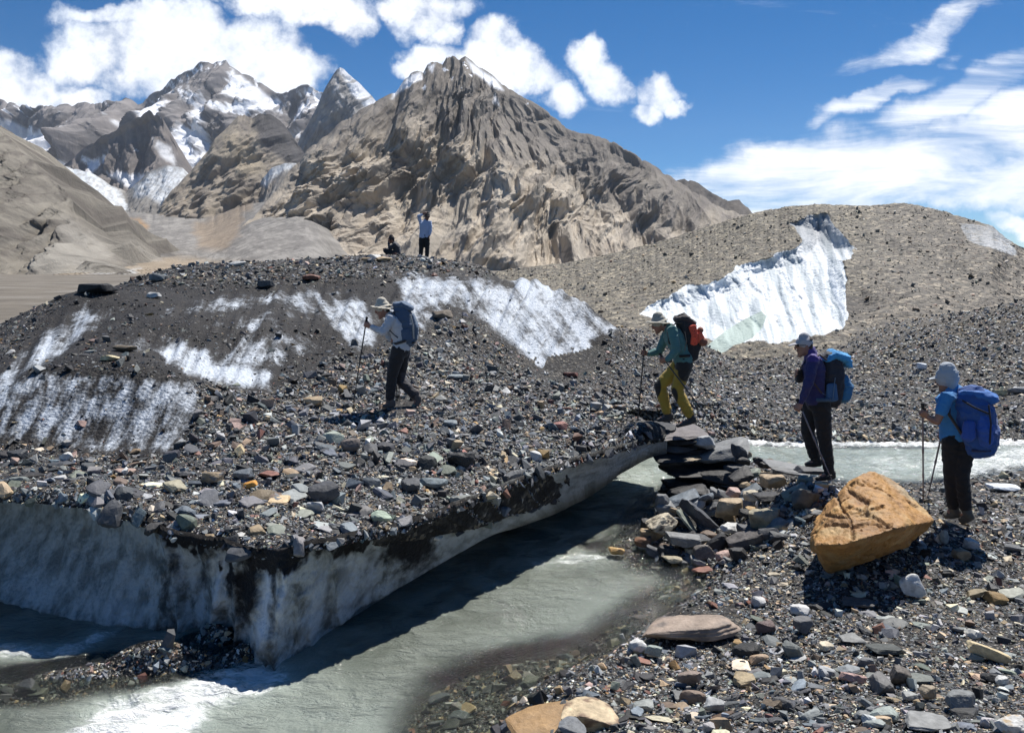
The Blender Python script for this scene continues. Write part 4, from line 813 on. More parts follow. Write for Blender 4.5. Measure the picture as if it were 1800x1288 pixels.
R('rock', 'pale grey', 1706, 956, 34, 26, 'whitish stone on the gravel behind the last hiker', boxy=.8, roll=18, dep=.5, col=(.42, .42, .41))
R('rock', 'greenish grey', 1660, 944, 20, 34, 'upright pale greenish stone right of the orange boulder', col=(.30, .32, .30))
R('flat_rock', 'pale grey', 1688, 972, 34, 30, 'tan brown flat stone below the last hiker', col=(.25, .21, .15))
R('ice_block', 'white', 1764, 856, 50, 20, 'white ice lump on the far right river bank', cat='ice block', Y=10.9, col=(.75, .8, .85))
R('flat_rock', 'ochre', 1718, 1041, 44, 24, 'flat yellowish brown stone on the right gravel bank', col=(.28, .235, .15), roll=-20)
R('flat_rock', 'pale grey', 1782, 1044, 44, 22, 'pale greenish flat slab at the right edge of the gravel', col=(.34, .35, .30), roll=-10)
R('rock', 'grey', 1412, 1098, 40, 40, 'rounded dark grey stone left of centre in the gravel', col=(.12, .12, .125))
R('rock', 'brown', 1345, 1100, 40, 34, 'purple brown stone beside the right end of the long slab', col=(.13, .09, .085))
R('flat_rock', 'grey', 1495, 1122, 48, 22, 'flat mid grey stone among the gravel below the boulder shadow', col=(.21, .215, .21))
R('rock', 'cream', 1452, 1134, 28, 22, 'cream stone near the rounded dark grey stone')
R('rock', 'charcoal', 1376, 1234, 42, 32, 'dark pointed stone at the bottom of the gravel bank', col=(.085, .085, .087))
R('flat_rock', 'grey', 1496, 1176, 42, 22, 'blue grey stone in the lower gravel', col=(.22, .24, .25))
R('rock', 'grey', 1524, 1236, 34, 26, 'grey blocky stone near the bottom edge', col=(.16, .175, .18), roll=30)
R('rock', 'brown', 1510, 1058, 60, 26, 'dark wedge shaped stone below the orange boulder', col=(.09, .085, .083))
R('rock', 'white', 1762, 1196, 26, 24, 'white stone in the far right gravel')
# ice plateau
R('rock', 'dark slate', 567, 866, 58, 46, 'dark triangular slate block on the brink of the ice wall', boxy=.15, nplanes=8, col=(.075, .078, .085))
R('rock', 'ochre', 440, 850, 36, 17, 'bright orange stone near the ice wall edge', col=(.62, .31, .07), roll=-18)
R('flat_rock', 'rusty red', 474, 833, 46, 16, 'rusty red slab right of the bright orange stone')
R('rock', 'blue grey', 430, 833, 40, 26, 'blue grey block behind the bright orange stone', col=(.15, .17, .19))
R('rock', 'tan', 374, 838, 42, 32, 'tan and grey curved stone left of the blue grey block', vein=(.17, .17, .17))
R('flat_rock', 'blue grey', 760, 847, 52, 22, 'flat blue grey slab lying alone on the ice bridge', col=(.17, .205, .22), dep=.6)
R('flat_rock', 'grey', 904, 836, 44, 26, 'tilted grey slab at the edge of the ice bridge', col=(.17, .175, .175), roll=-22)
R('rock', 'rusty red', 986, 747, 32, 18, 'pinkish red stone on the debris behind the bridge edge', col=(.34, .17, .14))
R('rock', 'tan', 552, 706, 34, 22, 'tan boulder lying left of the walking pole of the first hiker')
R('flat_rock', 'rusty red', 1003, 658, 26, 10, 'brick red slab at the foot of the bare ice face', col=(.17, .075, .06))
R('rock', 'white', 271, 519, 26, 13, 'bright white stone on the dark ice of the dome')
R('boulder', 'black', 172, 507, 66, 22, 'black flat boulder on the left shoulder of the dome', boxy=.6)
R('flat_rock', 'brown', 219, 611, 38, 13, 'brown slab on the ledge left of the white ice patches', col=(.17, .14, .10))
R('rock', 'cream', 194, 629, 30, 12, 'cream yellow stone just below the brown slab on the ledge', col=(.60, .52, .33))
R('rock', 'brown', 776, 551, 40, 14, 'brown slab on the mound behind the first hiker', col=(.15, .12, .09))
R('rock', 'white', 658, 452, 26, 12, 'white stone on the crest left of the crouching person')
R('rock', 'tan', 674, 455, 26, 10, 'tan stone on the crest at the feet of the crouching person')
R('rock', 'white', 418, 463, 32, 11, 'white boulder on the left crest of the dome')
R('rock', 'dark slate', 466, 499, 30, 15, 'dark block on the upper left of the dome', col=(.09, .095, .1))
R('flat_rock', 'rusty red', 546, 487, 34, 13, 'rusty brown slab high on the dome', col=(.19, .095, .07))
R('rock', 'blue grey', 276, 488, 28, 16, 'blue grey block near the left crest', col=(.16, .18, .19))
R('rock', 'brown', 616, 782, 36, 28, 'brown block in the middle of the debris plateau', col=(.15, .125, .11))
R('rock', 'charcoal', 812, 808, 54, 38, 'crumbly black mound of rock near the bridge edge', rough=.1)
R('rock', 'white', 118, 802, 26, 18, 'white stone in front of the grey ice bulge')
R('rock', 'white', 106, 840, 26, 14, 'white stone close to the left ice alcove')
R('rock', 'grey', 1046, 714, 22, 18, 'grey rounded stone between the first and second hiker', col=(.3, .3, .3))
R('rock', 'blue grey', 792, 744, 0+26, 14, 'blue grey chip right of the first hiker boots', col=(.17, .2, .22))
R('flat_rock', 'blue grey', 802, 662, 34, 12, 'pale slate on the slope right of the first hiker', col=(.24, .27, .28))
R('flat_rock', 'charcoal', 572, 660, 26, 10, 'dark slab on the slope left of the first hiker')
R('rock', 'white', 1621, 644, 18, 15, 'white stone on the far slope left of the last hiker head', dep=.4, col=(.7, .74, .78))
R('rock', 'cream', 1759, 690, 22, 14, 'yellow cream stone right of the large blue backpack', dep=.4, col=(.6, .53, .33))
R('rock', 'grey', 1788, 686, 44, 14, 'grey flat boulder at the right edge beyond the river', dep=.35, col=(.2, .21, .22))
# gravel spit at lower left
sg = 'stones on the gravel spit under the ice wall'
R('flat_rock', 'grey', 285, 1118, 54, 16, 'pale grey flat slab on top of the gravel spit', Y=6.85, col=(.27, .28, .27), group=sg)
R('flat_rock', 'grey', 246, 1132, 40, 16, 'grey slab left of the top slab of the spit', Y=6.8, col=(.15, .16, .16), group=sg)
R('rock', 'cream', 204, 1158, 34, 28, 'cream stone at the left of the gravel spit', Y=6.5, col=(.42, .38, .26), group=sg)
R('rock', 'tan', 174, 1160, 26, 24, 'tan stone left of the cream stone on the spit', Y=6.5, group=sg)
R('rock', 'black', 226, 1186, 40, 18, 'black wet stone at the front of the gravel spit', Y=6.2, group=sg)
R('rock', 'charcoal', 262, 1184, 34, 22, 'charcoal wet stone right of the black one on the spit', Y=6.2, group=sg)
R('rock', 'white', 246, 1168, 18, 12, 'small white stone in the middle of the spit', Y=6.4, group=sg)
R('rock', 'brown', 330, 1154, 34, 18, 'reddish dark stone at the right of the spit', Y=6.5, col=(.10, .06, .05), group=sg)
R('rock', 'tan', 212, 1224, 38, 24, 'tan rock showing through the foam at lower left', Y=6.0, col=(.36, .30, .17))

rp = np.random.default_rng(77); pilep = [(1160, 800), (1200, 770), (1290, 775), (1330, 800), (1400, 815), (1425, 850), (1440, 900), (1400, 930), (1380, 960), (1330, 990), (1250, 1005), (1180, 990), (1130, 960), (1150, 900), (1180, 870)]
pcn = ['dark slate', 'charcoal', 'grey', 'blue grey', 'tan', 'brown', 'greenish grey', 'cream', 'pale grey']; cnt = 0; PLAB = {}
LMP = [(1192, 758, 'the capping slab'), (1359, 846, 'the rounded tan boulder'), (1232, 910, 'the leaning slate slab'), (1283, 894, 'the pointed tan rock'), (1343, 912, 'the lumpy olive rock'), (1162, 921, 'the hollow cream rock'), (1412, 880, 'the greenish grey block'), (1204, 849, 'the black waist slab'), (1240, 1002, 'the reddish flat rock'), (1203, 948, 'the round grey pile rock')]
while cnt < 125:
    x_, y_ = rp.uniform(1135, 1440), rp.uniform(775, 1002)
    if sdpoly(np.array([x_]), np.array([y_]), pilep)[0] > 0: continue
    tower = x_ < 1300 and y_ < 872; Yp = np.interp(y_, [770, 870], [11.55, 11.15]) if tower else float(np.interp(y_, [780, 870, 1000], [11.1, 10.1, 8.42])); cn = pcn[rp.choice(9, p=[.26, .2 if tower else .14, .2, .1, .08, .06, .06, .02, .08 if not tower else .02])] if False else pcn[rp.choice(9, p=[.28, .16, .2, .1, .08, .06, .06, .02, .04])]
    if tower: cn = ['charcoal', 'black', 'dark slate'][cnt % 3]
    wd_ = rp.uniform(46, 80) if tower else rp.uniform(20, 50)
    lm = min(LMP, key=lambda q: math.hypot(x_-q[0], y_-q[1])); dx, dy = x_-lm[0], y_-lm[1]; sd = ('right of' if dx > 0 else 'left of') if abs(dx) > abs(dy) else ('below' if dy > 0 else 'above')
    o = put_rock('rock', cn, x_, y_, wd_, wd_*rp.uniform(.34, .5) if tower else wd_*rp.uniform(.5, .85), None, Y=Yp, roll=rp.uniform(-12, 12) if tower else rp.uniform(-35, 35), seed=300+cnt, cat='rock', group=cg, sub=3, rough=.04, dep=.8)
    PLAB.setdefault((cn, sd, lm[2]), []).append((wd_, o)); cnt += 1
for (cn, sd, lm), lst in PLAB.items():
    lst.sort(key=lambda q: -q[0]); words = [''] if len(lst) == 1 else ['larger ', 'smaller '] if len(lst) == 2 else ['largest ', 'middling ', 'smallest ']+['tiny ']*20
    for wd2, (_, o) in zip(words, lst): o['label'] = '%s%s filler rock in the pile, %s %s' % (wd2, cn, sd, lm)
NAMED += [(700, 716, 60), (1195, 750, 70), (1442, 842, 60), (1690, 916, 60), (740, 459, 20)]
# ---------------------------------------------------------------- scattered debris
def templates(n, flat, seed):
    r = np.random.default_rng(seed); out = []
    for i in range(n):
        bm = bmesh.new(); k = 11
        pts = r.normal(size=(k, 3)); pts /= np.linalg.norm(pts, axis=1)[:, None]; pts *= r.uniform(.75, 1, (k, 1)); pts *= np.array([1, r.uniform(.55, .95), r.uniform(*flat)])
        if r.random() < .6: pts[:, 2] = np.where(pts[:, 2] > 0, 1, -1)*np.abs(pts[:, 2]).max()*r.uniform(.75, 1, k)
        vs_ = [bm.verts.new(q) for q in pts]; rs = bmesh.ops.convex_hull(bm, input=bm.verts)
        bmesh.ops.delete(bm, geom=[v for v in bm.verts if not v.link_faces], context='VERTS'); bmesh.ops.triangulate(bm, faces=bm.faces[:]); bmesh.ops.recalc_face_normals(bm, faces=bm.faces[:]); bm.verts.index_update()
        out.append((np.array([v.co[:] for v in bm.verts]), np.array([[v.index for v in f.verts] for f in bm.faces]))); bm.free()
    return out
TEMP = templates(16, (.18, .38), 11)+templates(10, (.5, .8), 12)
cls = ['dark slate', 'charcoal', 'grey', 'blue grey', 'greenish grey', 'pale grey', 'tan', 'cream', 'white', 'brown', 'rusty red', 'ochre', 'pinkish']
def mesh_quads(me_co, nr, nc):
    g = me_co.reshape(nr, nc, 3); a, b, c, d = g[:-1, :-1], g[:-1, 1:], g[1:, 1:], g[1:, :-1]
    n = np.cross(c-a, d-b); ar = np.linalg.norm(n, axis=-1)/2; n = n/(2*ar[..., None]+1e-12); n = np.where(n[..., 2:3] < 0, -n, n)
    return a.reshape(-1, 3), b.reshape(-1, 3), c.reshape(-1, 3), d.reshape(-1, 3), n.reshape(-1, 3), ar.ravel()
def scatter(quads, dens, N, rg):
    a, b, c, d, n, ar = quads; cen = (a+c)/2; x_, y_ = proj(cen); view = cen-np.array([0, 0, CAMZ]); dist = np.linalg.norm(view, axis=1); cosv = -(n*view).sum(1)/dist
    w_ = ar*np.clip(cosv, .04, 1)/dist**2*dens; w_ *= (cen[:, 1] > 1.5)&(x_ > -260)&(x_ < 2120)&(y_ < 1500)&(y_ > 300)&(cosv > -.05)
    i = rg.choice(len(w_), N, p=w_/w_.sum()); s, t_ = rg.random((2, N, 1))
    return (a[i]*(1-s)+b[i]*s)*(1-t_)+(d[i]*(1-s)+c[i]*s)*t_, n[i]
def stone_sizes(p, rg, minpx=2.6, cap=.34, k=2.0, smin=.016):
    Y = np.maximum(p[:, 1], 2.5); mn = np.maximum(minpx*Y/F0, smin); u = rg.random(len(p)); return np.minimum(mn*u**(-1/k), cap*(.6+.4*rg.random(len(p))))
def choose_cols(p, rg, light=1.0):
    n = len(p); pr = np.array([.25, .13, .20, .12, .05, .085*light, .065*light, .05*light, .04*light, .05, .014, .008, .014]); pr /= pr.sum()
    ci = rg.choice(len(cls), n, p=pr); base = np.array([PAL[c] for c in cls])[ci]
    return ci, base*np.exp(rg.normal(0, .28, (n, 1)))*(1+rg.normal(0, .03, (n, 3)))
def build_stones(p, n, s, ti, col, rg, sink=.18, tilt=.30):
    """all stones of a list as arrays"""
    N = len(p); yaw = rg.uniform(0, 2*math.pi, N); up = n+rg.normal(0, tilt, (N, 3))*np.array([1, 1, .3]); up /= np.linalg.norm(up, axis=1)[:, None]
    t1 = np.stack([np.cos(yaw), np.sin(yaw), 0*yaw], 1); t1 -= up*(t1*up).sum(1)[:, None]; t1 /= np.linalg.norm(t1, axis=1)[:, None]; t2 = np.cross(up, t1)
    Rm = np.stack([t1, t2, up], 2); Vs, Fs, Cs = [], [], []; off = 0
    for k, (tv, tf) in enumerate(TEMP):
        idx_ = np.nonzero(ti == k)[0]
        if not len(idx_): continue
        v = np.einsum('nij,kj->nki', Rm[idx_], tv)*s[idx_][:, None, None]*.5+(p[idx_]+up[idx_]*(s[idx_]*(.5*np.abs(tv[:, 2]).max()-sink*.5))[:, None])[:, None]
        f = tf[None]+(np.arange(len(idx_))*len(tv))[:, None, None]+off; off += v.shape[0]*v.shape[1]
        Vs.append(v.reshape(-1, 3)); Fs.append(f.reshape(-1, 3)); Cs.append(np.repeat(col[idx_], len(tv), 0))
    return np.concatenate(Vs), np.concatenate(Fs), np.concatenate(Cs), Rm
rg = np.random.default_rng(21)
nd = lambda a: a.ravel()
# ice surface
gi = AP[4:4+NS]; qi = mesh_quads(gi.reshape(-1, 3), NS, NT_); cI = (qi[0]+qi[2])/2; xI, yI = proj(cI); mI = icemask(xI, yI)
near_face = cI[:, 1]
mid = sstep(cI[:, 1], 12.2, 15.5)                      # finer and sparser on the dome
dirty = pmask(xI, yI, DIRTY, 16)
mound = pmask(xI, yI, [(735, 545), (800, 545), (870, 590), (930, 650), (700, 650), (690, 600)], 14)
densI = np.clip(1-mI*1.35, .03, 1)*(1-.25*mid)*(1-.72*dirty*(1-mound)); 
brow = pmask(xI, yI, [(250, 895), (430, 930), (560, 925), (760, 880), (820, 855), (840, 880), (720, 925), (560, 960), (430, 975), (250, 930)], 12); densI *= (1-.45*brow)
pI, nI = scatter(qi, densI, 96000, rg)
# right bank and far bank
gz = carve(GX, GY); qg = mesh_quads(np.stack([GX, GY, GZ], -1).reshape(-1, 3), *GX.shape); cG = (qg[0]+qg[2])/2
inice = sdpoly(cG[:, 0], cG[:, 1], icepoly); dG = sdpoly(cG[:, 0], cG[:, 1], riv)
densG = np.where(inice < -.1, 0, 1.)*np.where(dG < 0, np.where((cG[:, 2] > -.22)&(cG[:, 1] < 11), .75, 0), 1.)*(cG[:, 1] < 55)
pG, nG = scatter(qg, densG, 140000, rg)
qm = mesh_quads(rows[:220].reshape(-1, 3), 220, len(us)); icq = np.array(icm)[:220]; icq = np.maximum(icq, np.array(trn)[:220]); 
densM = np.clip(1-icq[:-1, :-1].ravel()*2.5, 0, 1)*(1-np.array(i3)[:219, :-1].ravel()*.8)
pM, nM = scatter(qm, densM, 18000, rg)
def allocate(p, n, light, minpx, cap, k, smin=.016):
    s = stone_sizes(p, rg, minpx, cap, k, smin); ci, col = choose_cols(p, rg, light); flat = rg.random(len(p)) < .72
    ti = np.where(flat, rg.integers(0, 16, len(p)), rg.integers(16, 26, len(p))); return s, ci, col, ti
sI, ciI, cI_, tI = allocate(pI, nI, .8, 3.3, .27, 2.2); sG, ciG, cG_, tG = allocate(pG, nG, 1.5, 3.9, .20, 2.3); sM, ciM, cM_, tM = allocate(pM, nM, .5, 1.9, .4, 2.6)
# stones lying on the dark ice are gritty: smaller and darker there
dk = sstep(pI[:, 1], 12.5, 16); xp, yp = proj(pI); dd_ = pmask(xp, yp, DIRTY, 16)*(1-pmask(xp, yp, [(735, 545), (800, 545), (870, 590), (930, 650), (700, 650), (690, 600)], 14)); cI_ *= (1-.42*dd_)[:, None]; sI *= (1-.32*dk)*(1+.45*sstep(pI[:, 1], 19, 22)); cI_ *= (1-.15*dk)[:, None]
wetG = sstep(-.02-pG[:, 2]*1.0, -.05, .03); cG_ *= (1-.35*wetG)[:, None]
cM_ = cM_*np.array([1.0, .92, .80])*.7+np.array([.098, .088, .070])
LMI = [(440, 850, 'the bright orange stone'), (474, 833, 'the rusty red slab'), (567, 866, 'the dark triangular block'), (760, 847, 'the blue grey bridge slab'), (904, 836, 'the tilted bridge edge slab'), (986, 747, 'the pinkish red stone'), (552, 706, 'the tan boulder'), (700, 716, 'the hiker in grey'), (118, 802, 'the white stone by the bulge'),
       (271, 519, 'the white stone on the dome'), (219, 611, 'the brown slab on the ledge'), (616, 782, 'the brown plateau block'), (812, 808, 'the crumbly black mound'), (1003, 658, 'the brick red slab'), (172, 507, 'the black flat boulder'), (1120, 742, 'the planted pole tip'), (330, 870, 'the ice alcove brink'), (690, 910, 'the bridge root brink')]
LMG = [(1530, 915, 'the orange boulder'), (1221, 1103, 'the long brown slab'), (1605, 1030, 'the split white slab'), (1733, 1146, 'the long cream stone'), (1688, 1228, 'the big grey angular stone'), (1035, 1250, 'the cream boulder in the shallows'), (1258, 1238, 'the pale square stone'), (1412, 1098, 'the round dark stone'), (1690, 918, 'the hiker in the T-shirt'), (1440, 846, 'the purple jacket hiker'),
       (1554, 1140, 'the long greenish slab'), (1212, 1190, 'the pinkish wedge stone'), (1195, 755, 'the rock pile'), (1376, 1234, 'the dark pointed stone'), (1782, 1044, 'the flat pale edge slab'), (1718, 1041, 'the flat yellowish stone'), (1286, 995, 'the small cream pool stone'), (280, 1140, 'the gravel spit top slab'), (1788, 686, 'the flat grey far boulder')]
LAB = {}
# the largest ones become objects of their own
def individuals(p, n, s, ci, col, ti, count, where, gname, avoid=26):
    x_, y_ = proj(p); ap = s/np.maximum(p[:, 1], 1)*F0
    ok = (x_ > 5)&(x_ < 1795)&(y_ > 440)&(y_ < 1284)
    for (a, b, w_) in NAMED: ok &= ((x_-a)**2+((y_-b)*1.3)**2) > (w_*.5+6)**2
    ap = np.where(ok, ap, 0); top_ = np.argsort(-ap)[:count]; mask = np.zeros(len(p), bool); mask[top_] = True; rr = np.random.default_rng(5)
    for i in top_:
        cn = cls[ci[i]]; slab = ti[i] < 16; dims = (s[i], s[i]*rr.uniform(.55, .9), s[i]*(rr.uniform(.16, .32) if slab else rr.uniform(.42, .7)))
        V, F = rock_shape(int(i) % 997, dims, 3, 8, .03, .45, .03 if slab else 0)
        up = Vector(n[i]+rr.normal(0, .16, 3)).normalized(); q = up.to_track_quat('Z', 'X'); q = q @ Matrix.Rotation(rr.uniform(0, 6.28), 3, 'Z').to_quaternion()
        me = mesh_np('stone', V, F, {'Col': rock_cols(V, col[i], int(i) % 50, .16)}); o = link('stone', me, M_STONE); o.location = p[i]+np.array(up[:])*dims[2]*.25; o.rotation_mode = 'QUATERNION'; o.rotation_quaternion = q
        form = 'flat' if slab else 'blocky'
        lm = LMI if 'ice' in gname else LMG; dd = [math.hypot(x_[i]-a, 1.4*(y_[i]-b)) for a, b, _ in lm]; k = int(np.argmin(dd)); dx, dy = x_[i]-lm[k][0], 1.4*(y_[i]-lm[k][1]); side = ('right of' if dx > 0 else 'left of') if abs(dx) > abs(dy) else ('in front of' if dy > 0 else 'behind')
        LAB.setdefault(('%s %s stone' % (cn, form), 'just' if dd[k] < 45 else 'some way' if dd[k] > 110 else '', side, lm[k][2]), []).append((ap[i], o)); tag(o, None, 'stone', '%s %s stones %s' % (form, cn, gname))
    return ~mask
kI = individuals(pI, nI, sI, ciI, cI_, tI, 100, 'in the debris on the ice plateau', 'on the ice plateau')
kG = individuals(pG, nG, sG, ciG, cG_, tG, 110, 'in the gravel bank by the stream', 'on the gravel bank')
for (kn_, nr_, sd_, lm_), lst in LAB.items():
    lst.sort(key=lambda q: -q[0]); words = [''] if len(lst) == 1 else ['larger ', 'smaller '] if len(lst) == 2 else ['largest ', 'middling ', 'smallest ']+['tiny ']*9
    for wd2, (_, o) in zip(words, lst): o['label'] = (wd2+kn_+' '+(nr_+' ' if nr_ else '')+sd_+' '+lm_).strip()
def clear_named(p, keep):
    x_, y_ = proj(p)
    for (a, b, w_) in NAMED:
        keep &= ~((np.abs(x_-a) < w_*.42)&(np.abs(y_-b) < w_*.2)&(p[:, 1] < 12.5)&(rg.random(len(p)) < .85))
    return keep
kI = clear_named(pI, kI); kG = clear_named(pG, kG)
for nm, lab, arrs in [('ice_plateau_debris', 'loose dark slate rubble covering the ice', (pI[kI], nI[kI], sI[kI], tI[kI], cI_[kI])), ('bank_gravel', 'loose mixed gravel covering the stream banks', (pG[kG], nG[kG], sG[kG], tG[kG], cG_[kG])), ('moraine_rubble', 'brown rubble covering the moraine hill', (pM, nM, sM, tM, cM_))]:
    V, F, C, _ = build_stones(arrs[0], arrs[1], arrs[2], arrs[3], arrs[4], rg)
    tag(link(nm, mesh_np(nm, V, F, {'Col': np.clip(C, .01, .8)}), M_STONE), lab, 'gravel', kind='stuff')
print('rocks done')
# ================================================================ PEOPLE, PACKS, POLES
def mat_cloth():
    m, t, b = mat_new('cloth'); co = objco(t); c = t.attr('Col'); n = t.noise(co, 26, 4, .6); n2 = t.noise(co, 7, 3, .6)
    f = t.m('MULTIPLY_ADD', n2, .45, .78); t.put(b.inputs['Base Color'], t.mix(1, c, t.comb(f, f, f), 'MULTIPLY')); b.inputs['Roughness'].default_value = .78; b.inputs['Sheen Weight'].default_value = .15
    t.put(b.inputs['Normal'], t.bump(n, .45, .012)); return m
def mat_skin():
    m, t, b = mat_new('skin'); c = t.attr('Col'); n = t.noise(objco(t), 40, 3); f = t.m('MULTIPLY_ADD', n, .3, .85)
    t.put(b.inputs['Base Color'], t.mix(1, c, t.comb(f, f, f), 'MULTIPLY')); b.inputs['Roughness'].default_value = .5; b.inputs['Subsurface Weight'].default_value = .08; b.inputs['Subsurface Radius'].default_value = (.02, .008, .004); return m
def mat_plain(name, col, rough=.5, metal=0.0):
    m, t, b = mat_new(name); n = t.noise(objco(t), 30, 3); f = t.m('MULTIPLY_ADD', n, .3, .85)
    t.put(b.inputs['Base Color'], t.mix(1, (*col, 1), t.comb(f, f, f), 'MULTIPLY')); b.inputs['Roughness'].default_value = rough; b.inputs['Metallic'].default_value = metal; return m
M_CLOTH, M_SKIN = mat_cloth(), mat_skin()
M_POLE = mat_plain('pole_aluminium', (.06, .06, .065), .35, .6); M_POLE2 = mat_plain('pole_grey', (.22, .20, .22), .35, .6); M_GRIP = mat_plain('pole_grip', (.02, .02, .02), .8); M_EYE = mat_plain('eye', (.03, .02, .015), .2); M_LENS = mat_plain('dark_lens', (.01, .01, .012), .12)
def unit(v): v = np.asarray(v, float); return v/(np.linalg.norm(v)+1e-12)
def loft(pts, a, b, lat, seg=18, p=2.0, caps=True):
    """closed tube through pts; a = half width along lat, b = half width across; p>2 gives boxier sections"""
    pts = [np.asarray(q, float) for q in pts]; n = len(pts); a = list(np.broadcast_to(a, n)); b = list(np.broadcast_to(b, n))
    if caps:
        d0 = unit(pts[0]-pts[1]); d1 = unit(pts[-1]-pts[-2]); r0 = min(a[0], b[0]); r1 = min(a[-1], b[-1])
        pts = [pts[0]+d0*r0*k for k in (.97, .75, .4)]+pts+[pts[-1]+d1*r1*k for k in (.4, .75, .97)]
        f0 = [.22, .66, .92]; a = [a[0]*k for k in f0]+a+[a[-1]*k for k in f0[::-1]]; b = [b[0]*k for k in f0]+b+[b[-1]*k for k in f0[::-1]]
    V, F = [], []; N = len(pts); th = np.linspace(0, 2*math.pi, seg, endpoint=False)
    cx = np.sign(np.cos(th))*np.abs(np.cos(th))**(2/p); sy = np.sign(np.sin(th))*np.abs(np.sin(th))**(2/p)
    for i in range(N):
        t_ = unit(pts[min(i+1, N-1)]-pts[max(i-1, 0)]); l = np.asarray(lat if np.ndim(lat) == 1 else lat[i], float); l = unit(l-t_*(l@t_)); m_ = np.cross(t_, l)
        V.append(pts[i]+np.outer(cx*a[i], l)+np.outer(sy*b[i], m_))
    V = np.concatenate(V)
    for i in range(N-1):
        for k in range(seg): F.append((i*seg+k, i*seg+(k+1) % seg, (i+1)*seg+(k+1) % seg, (i+1)*seg+k))
    c0, c1 = len(V), len(V)+1; V = np.concatenate([V, [V[:seg].mean(0)], [V[-seg:].mean(0)]])
    for k in range(seg): F.append((c0, (k+1) % seg, k)); F.append((c1, (N-1)*seg+k, (N-1)*seg+(k+1) % seg))
    return V, F
def join(parts):
    V, F, o = [], [], 0
    for v, f in parts: V.append(v); F += [tuple(i+o for i in q) for q in f]; o += len(v)
    return np.concatenate(V), F
def skinned(name, parts, root, col, mat, parent, vox=.009, smooth=4, fold=0.0, ff=9, colf=None, label=None, seed=0):
    """union of lofts, remeshed into one continuous surface"""
    V, F = join(parts); me = bpy.data.meshes.new(name); me.from_pydata([tuple(q) for q in (V-root)], [], F)
    o = bpy.data.objects.new(name, me); COL.objects.link(o)
    r = o.modifiers.new('r', 'REMESH'); r.mode = 'VOXEL'; r.voxel_size = vox; r.use_smooth_shade = True
    s = o.modifiers.new('s', 'SMOOTH'); s.iterations = smooth; s.factor = .5
    dg = bpy.context.evaluated_depsgraph_get(); me2 = bpy.data.meshes.new_from_object(o.evaluated_get(dg)); bpy.data.objects.remove(o); bpy.data.meshes.remove(me); me2.name = name
    n = len(me2.vertices); co = np.empty(n*3); me2.vertices.foreach_get('co', co); co = co.reshape(-1, 3)
    if fold:
        nr = np.empty(n*3); me2.vertices.foreach_get('normal', nr); nr = nr.reshape(-1, 3)
        d = ridged(co[:, 0]*ff+seed, co[:, 1]*ff, co[:, 2]*ff*1.7, 3)-.45+.5*fbm(co[:, 0]*ff*2, co[:, 1]*ff*2, co[:, 2]*ff*2, 2); co = co+nr*(d*fold)[:, None]; me2.vertices.foreach_set('co', co.ravel().astype(np.float32))
    c = np.tile(np.asarray(col, float), (n, 1))
    if colf is not None: c = colf(co+root, c)
    at = me2.attributes.new('Col', 'FLOAT_COLOR', 'POINT'); at.data.foreach_set('color', np.concatenate([c, np.ones((n, 1))], 1).astype(np.float32).ravel())
    me2.polygons.foreach_set('use_smooth', np.ones(len(me2.polygons), bool)); me2.update()
    ob = link(name, me2, mat); ob.parent = parent
    if label: ob['label'] = label
    return ob
def part_mesh(name, parts, root, col, mat, parent):
    V, F = join(parts); me = bpy.data.meshes.new(name); me.from_pydata([tuple(q) for q in (V-root)], [], F); me.polygons.foreach_set('use_smooth', np.ones(len(me.polygons), bool))
    n = len(V); at = me.attributes.new('Col', 'FLOAT_COLOR', 'POINT'); at.data.foreach_set('color', np.tile(np.array([*col, 1.]), n).astype(np.float32)); me.update()
    ob = link(name, me, mat); ob.parent = parent; return ob
def hand_parts(wr, c, g, s, k=1.0, grip=True):
    """palm and five fingers; c grip centre, g pole direction, s side of the palm"""
    wr, c, g = np.asarray(wr), np.asarray(c), unit(g); d = unit(c-wr); g = unit(g-d*(g@d)); s = unit(np.cross(g, d))*(1 if s > 0 else -1); out = []
    out.append(loft([wr, wr*.4+(c+s*.02*k)*.6, c+s*.024*k+d*.004], [.027*k, .038*k, .043*k], [.019*k, .015*k, .013*k], g, 12))
    ln = [.92, 1.06, 1.0, .8]
    for i in range(4):
        o_ = g*(1.5-i)*.0205*k; l = ln[i]
        if grip: ch = [c+o_+s*.024*k, c+o_+d*.034*k*l+s*.012*k, c+o_+d*.030*k*l-s*.016*k, c+o_-d*.002-s*.027*k]
        else: ch = [c+o_+s*.02*k, c+o_+d*.042*k*l+s*.014*k, c+o_+d*.070*k*l+s*.0, c+o_+d*.086*k*l-s*.016*k]
        out.append(loft(ch, [.0095*k, .009*k, .0085*k, .007*k], [.0095*k, .009*k, .0085*k, .007*k], np.cross(d, g)+g*.01, 8))
    out.append(loft([c+g*.030*k-d*.040*k+s*.014*k, c+g*.048*k-d*.008*k+s*.004*k, c+g*.050*k+d*.016*k-s*.014*k], [.012*k, .011*k, .0085*k], [.012*k, .011*k, .0085*k], s, 8))
    return out
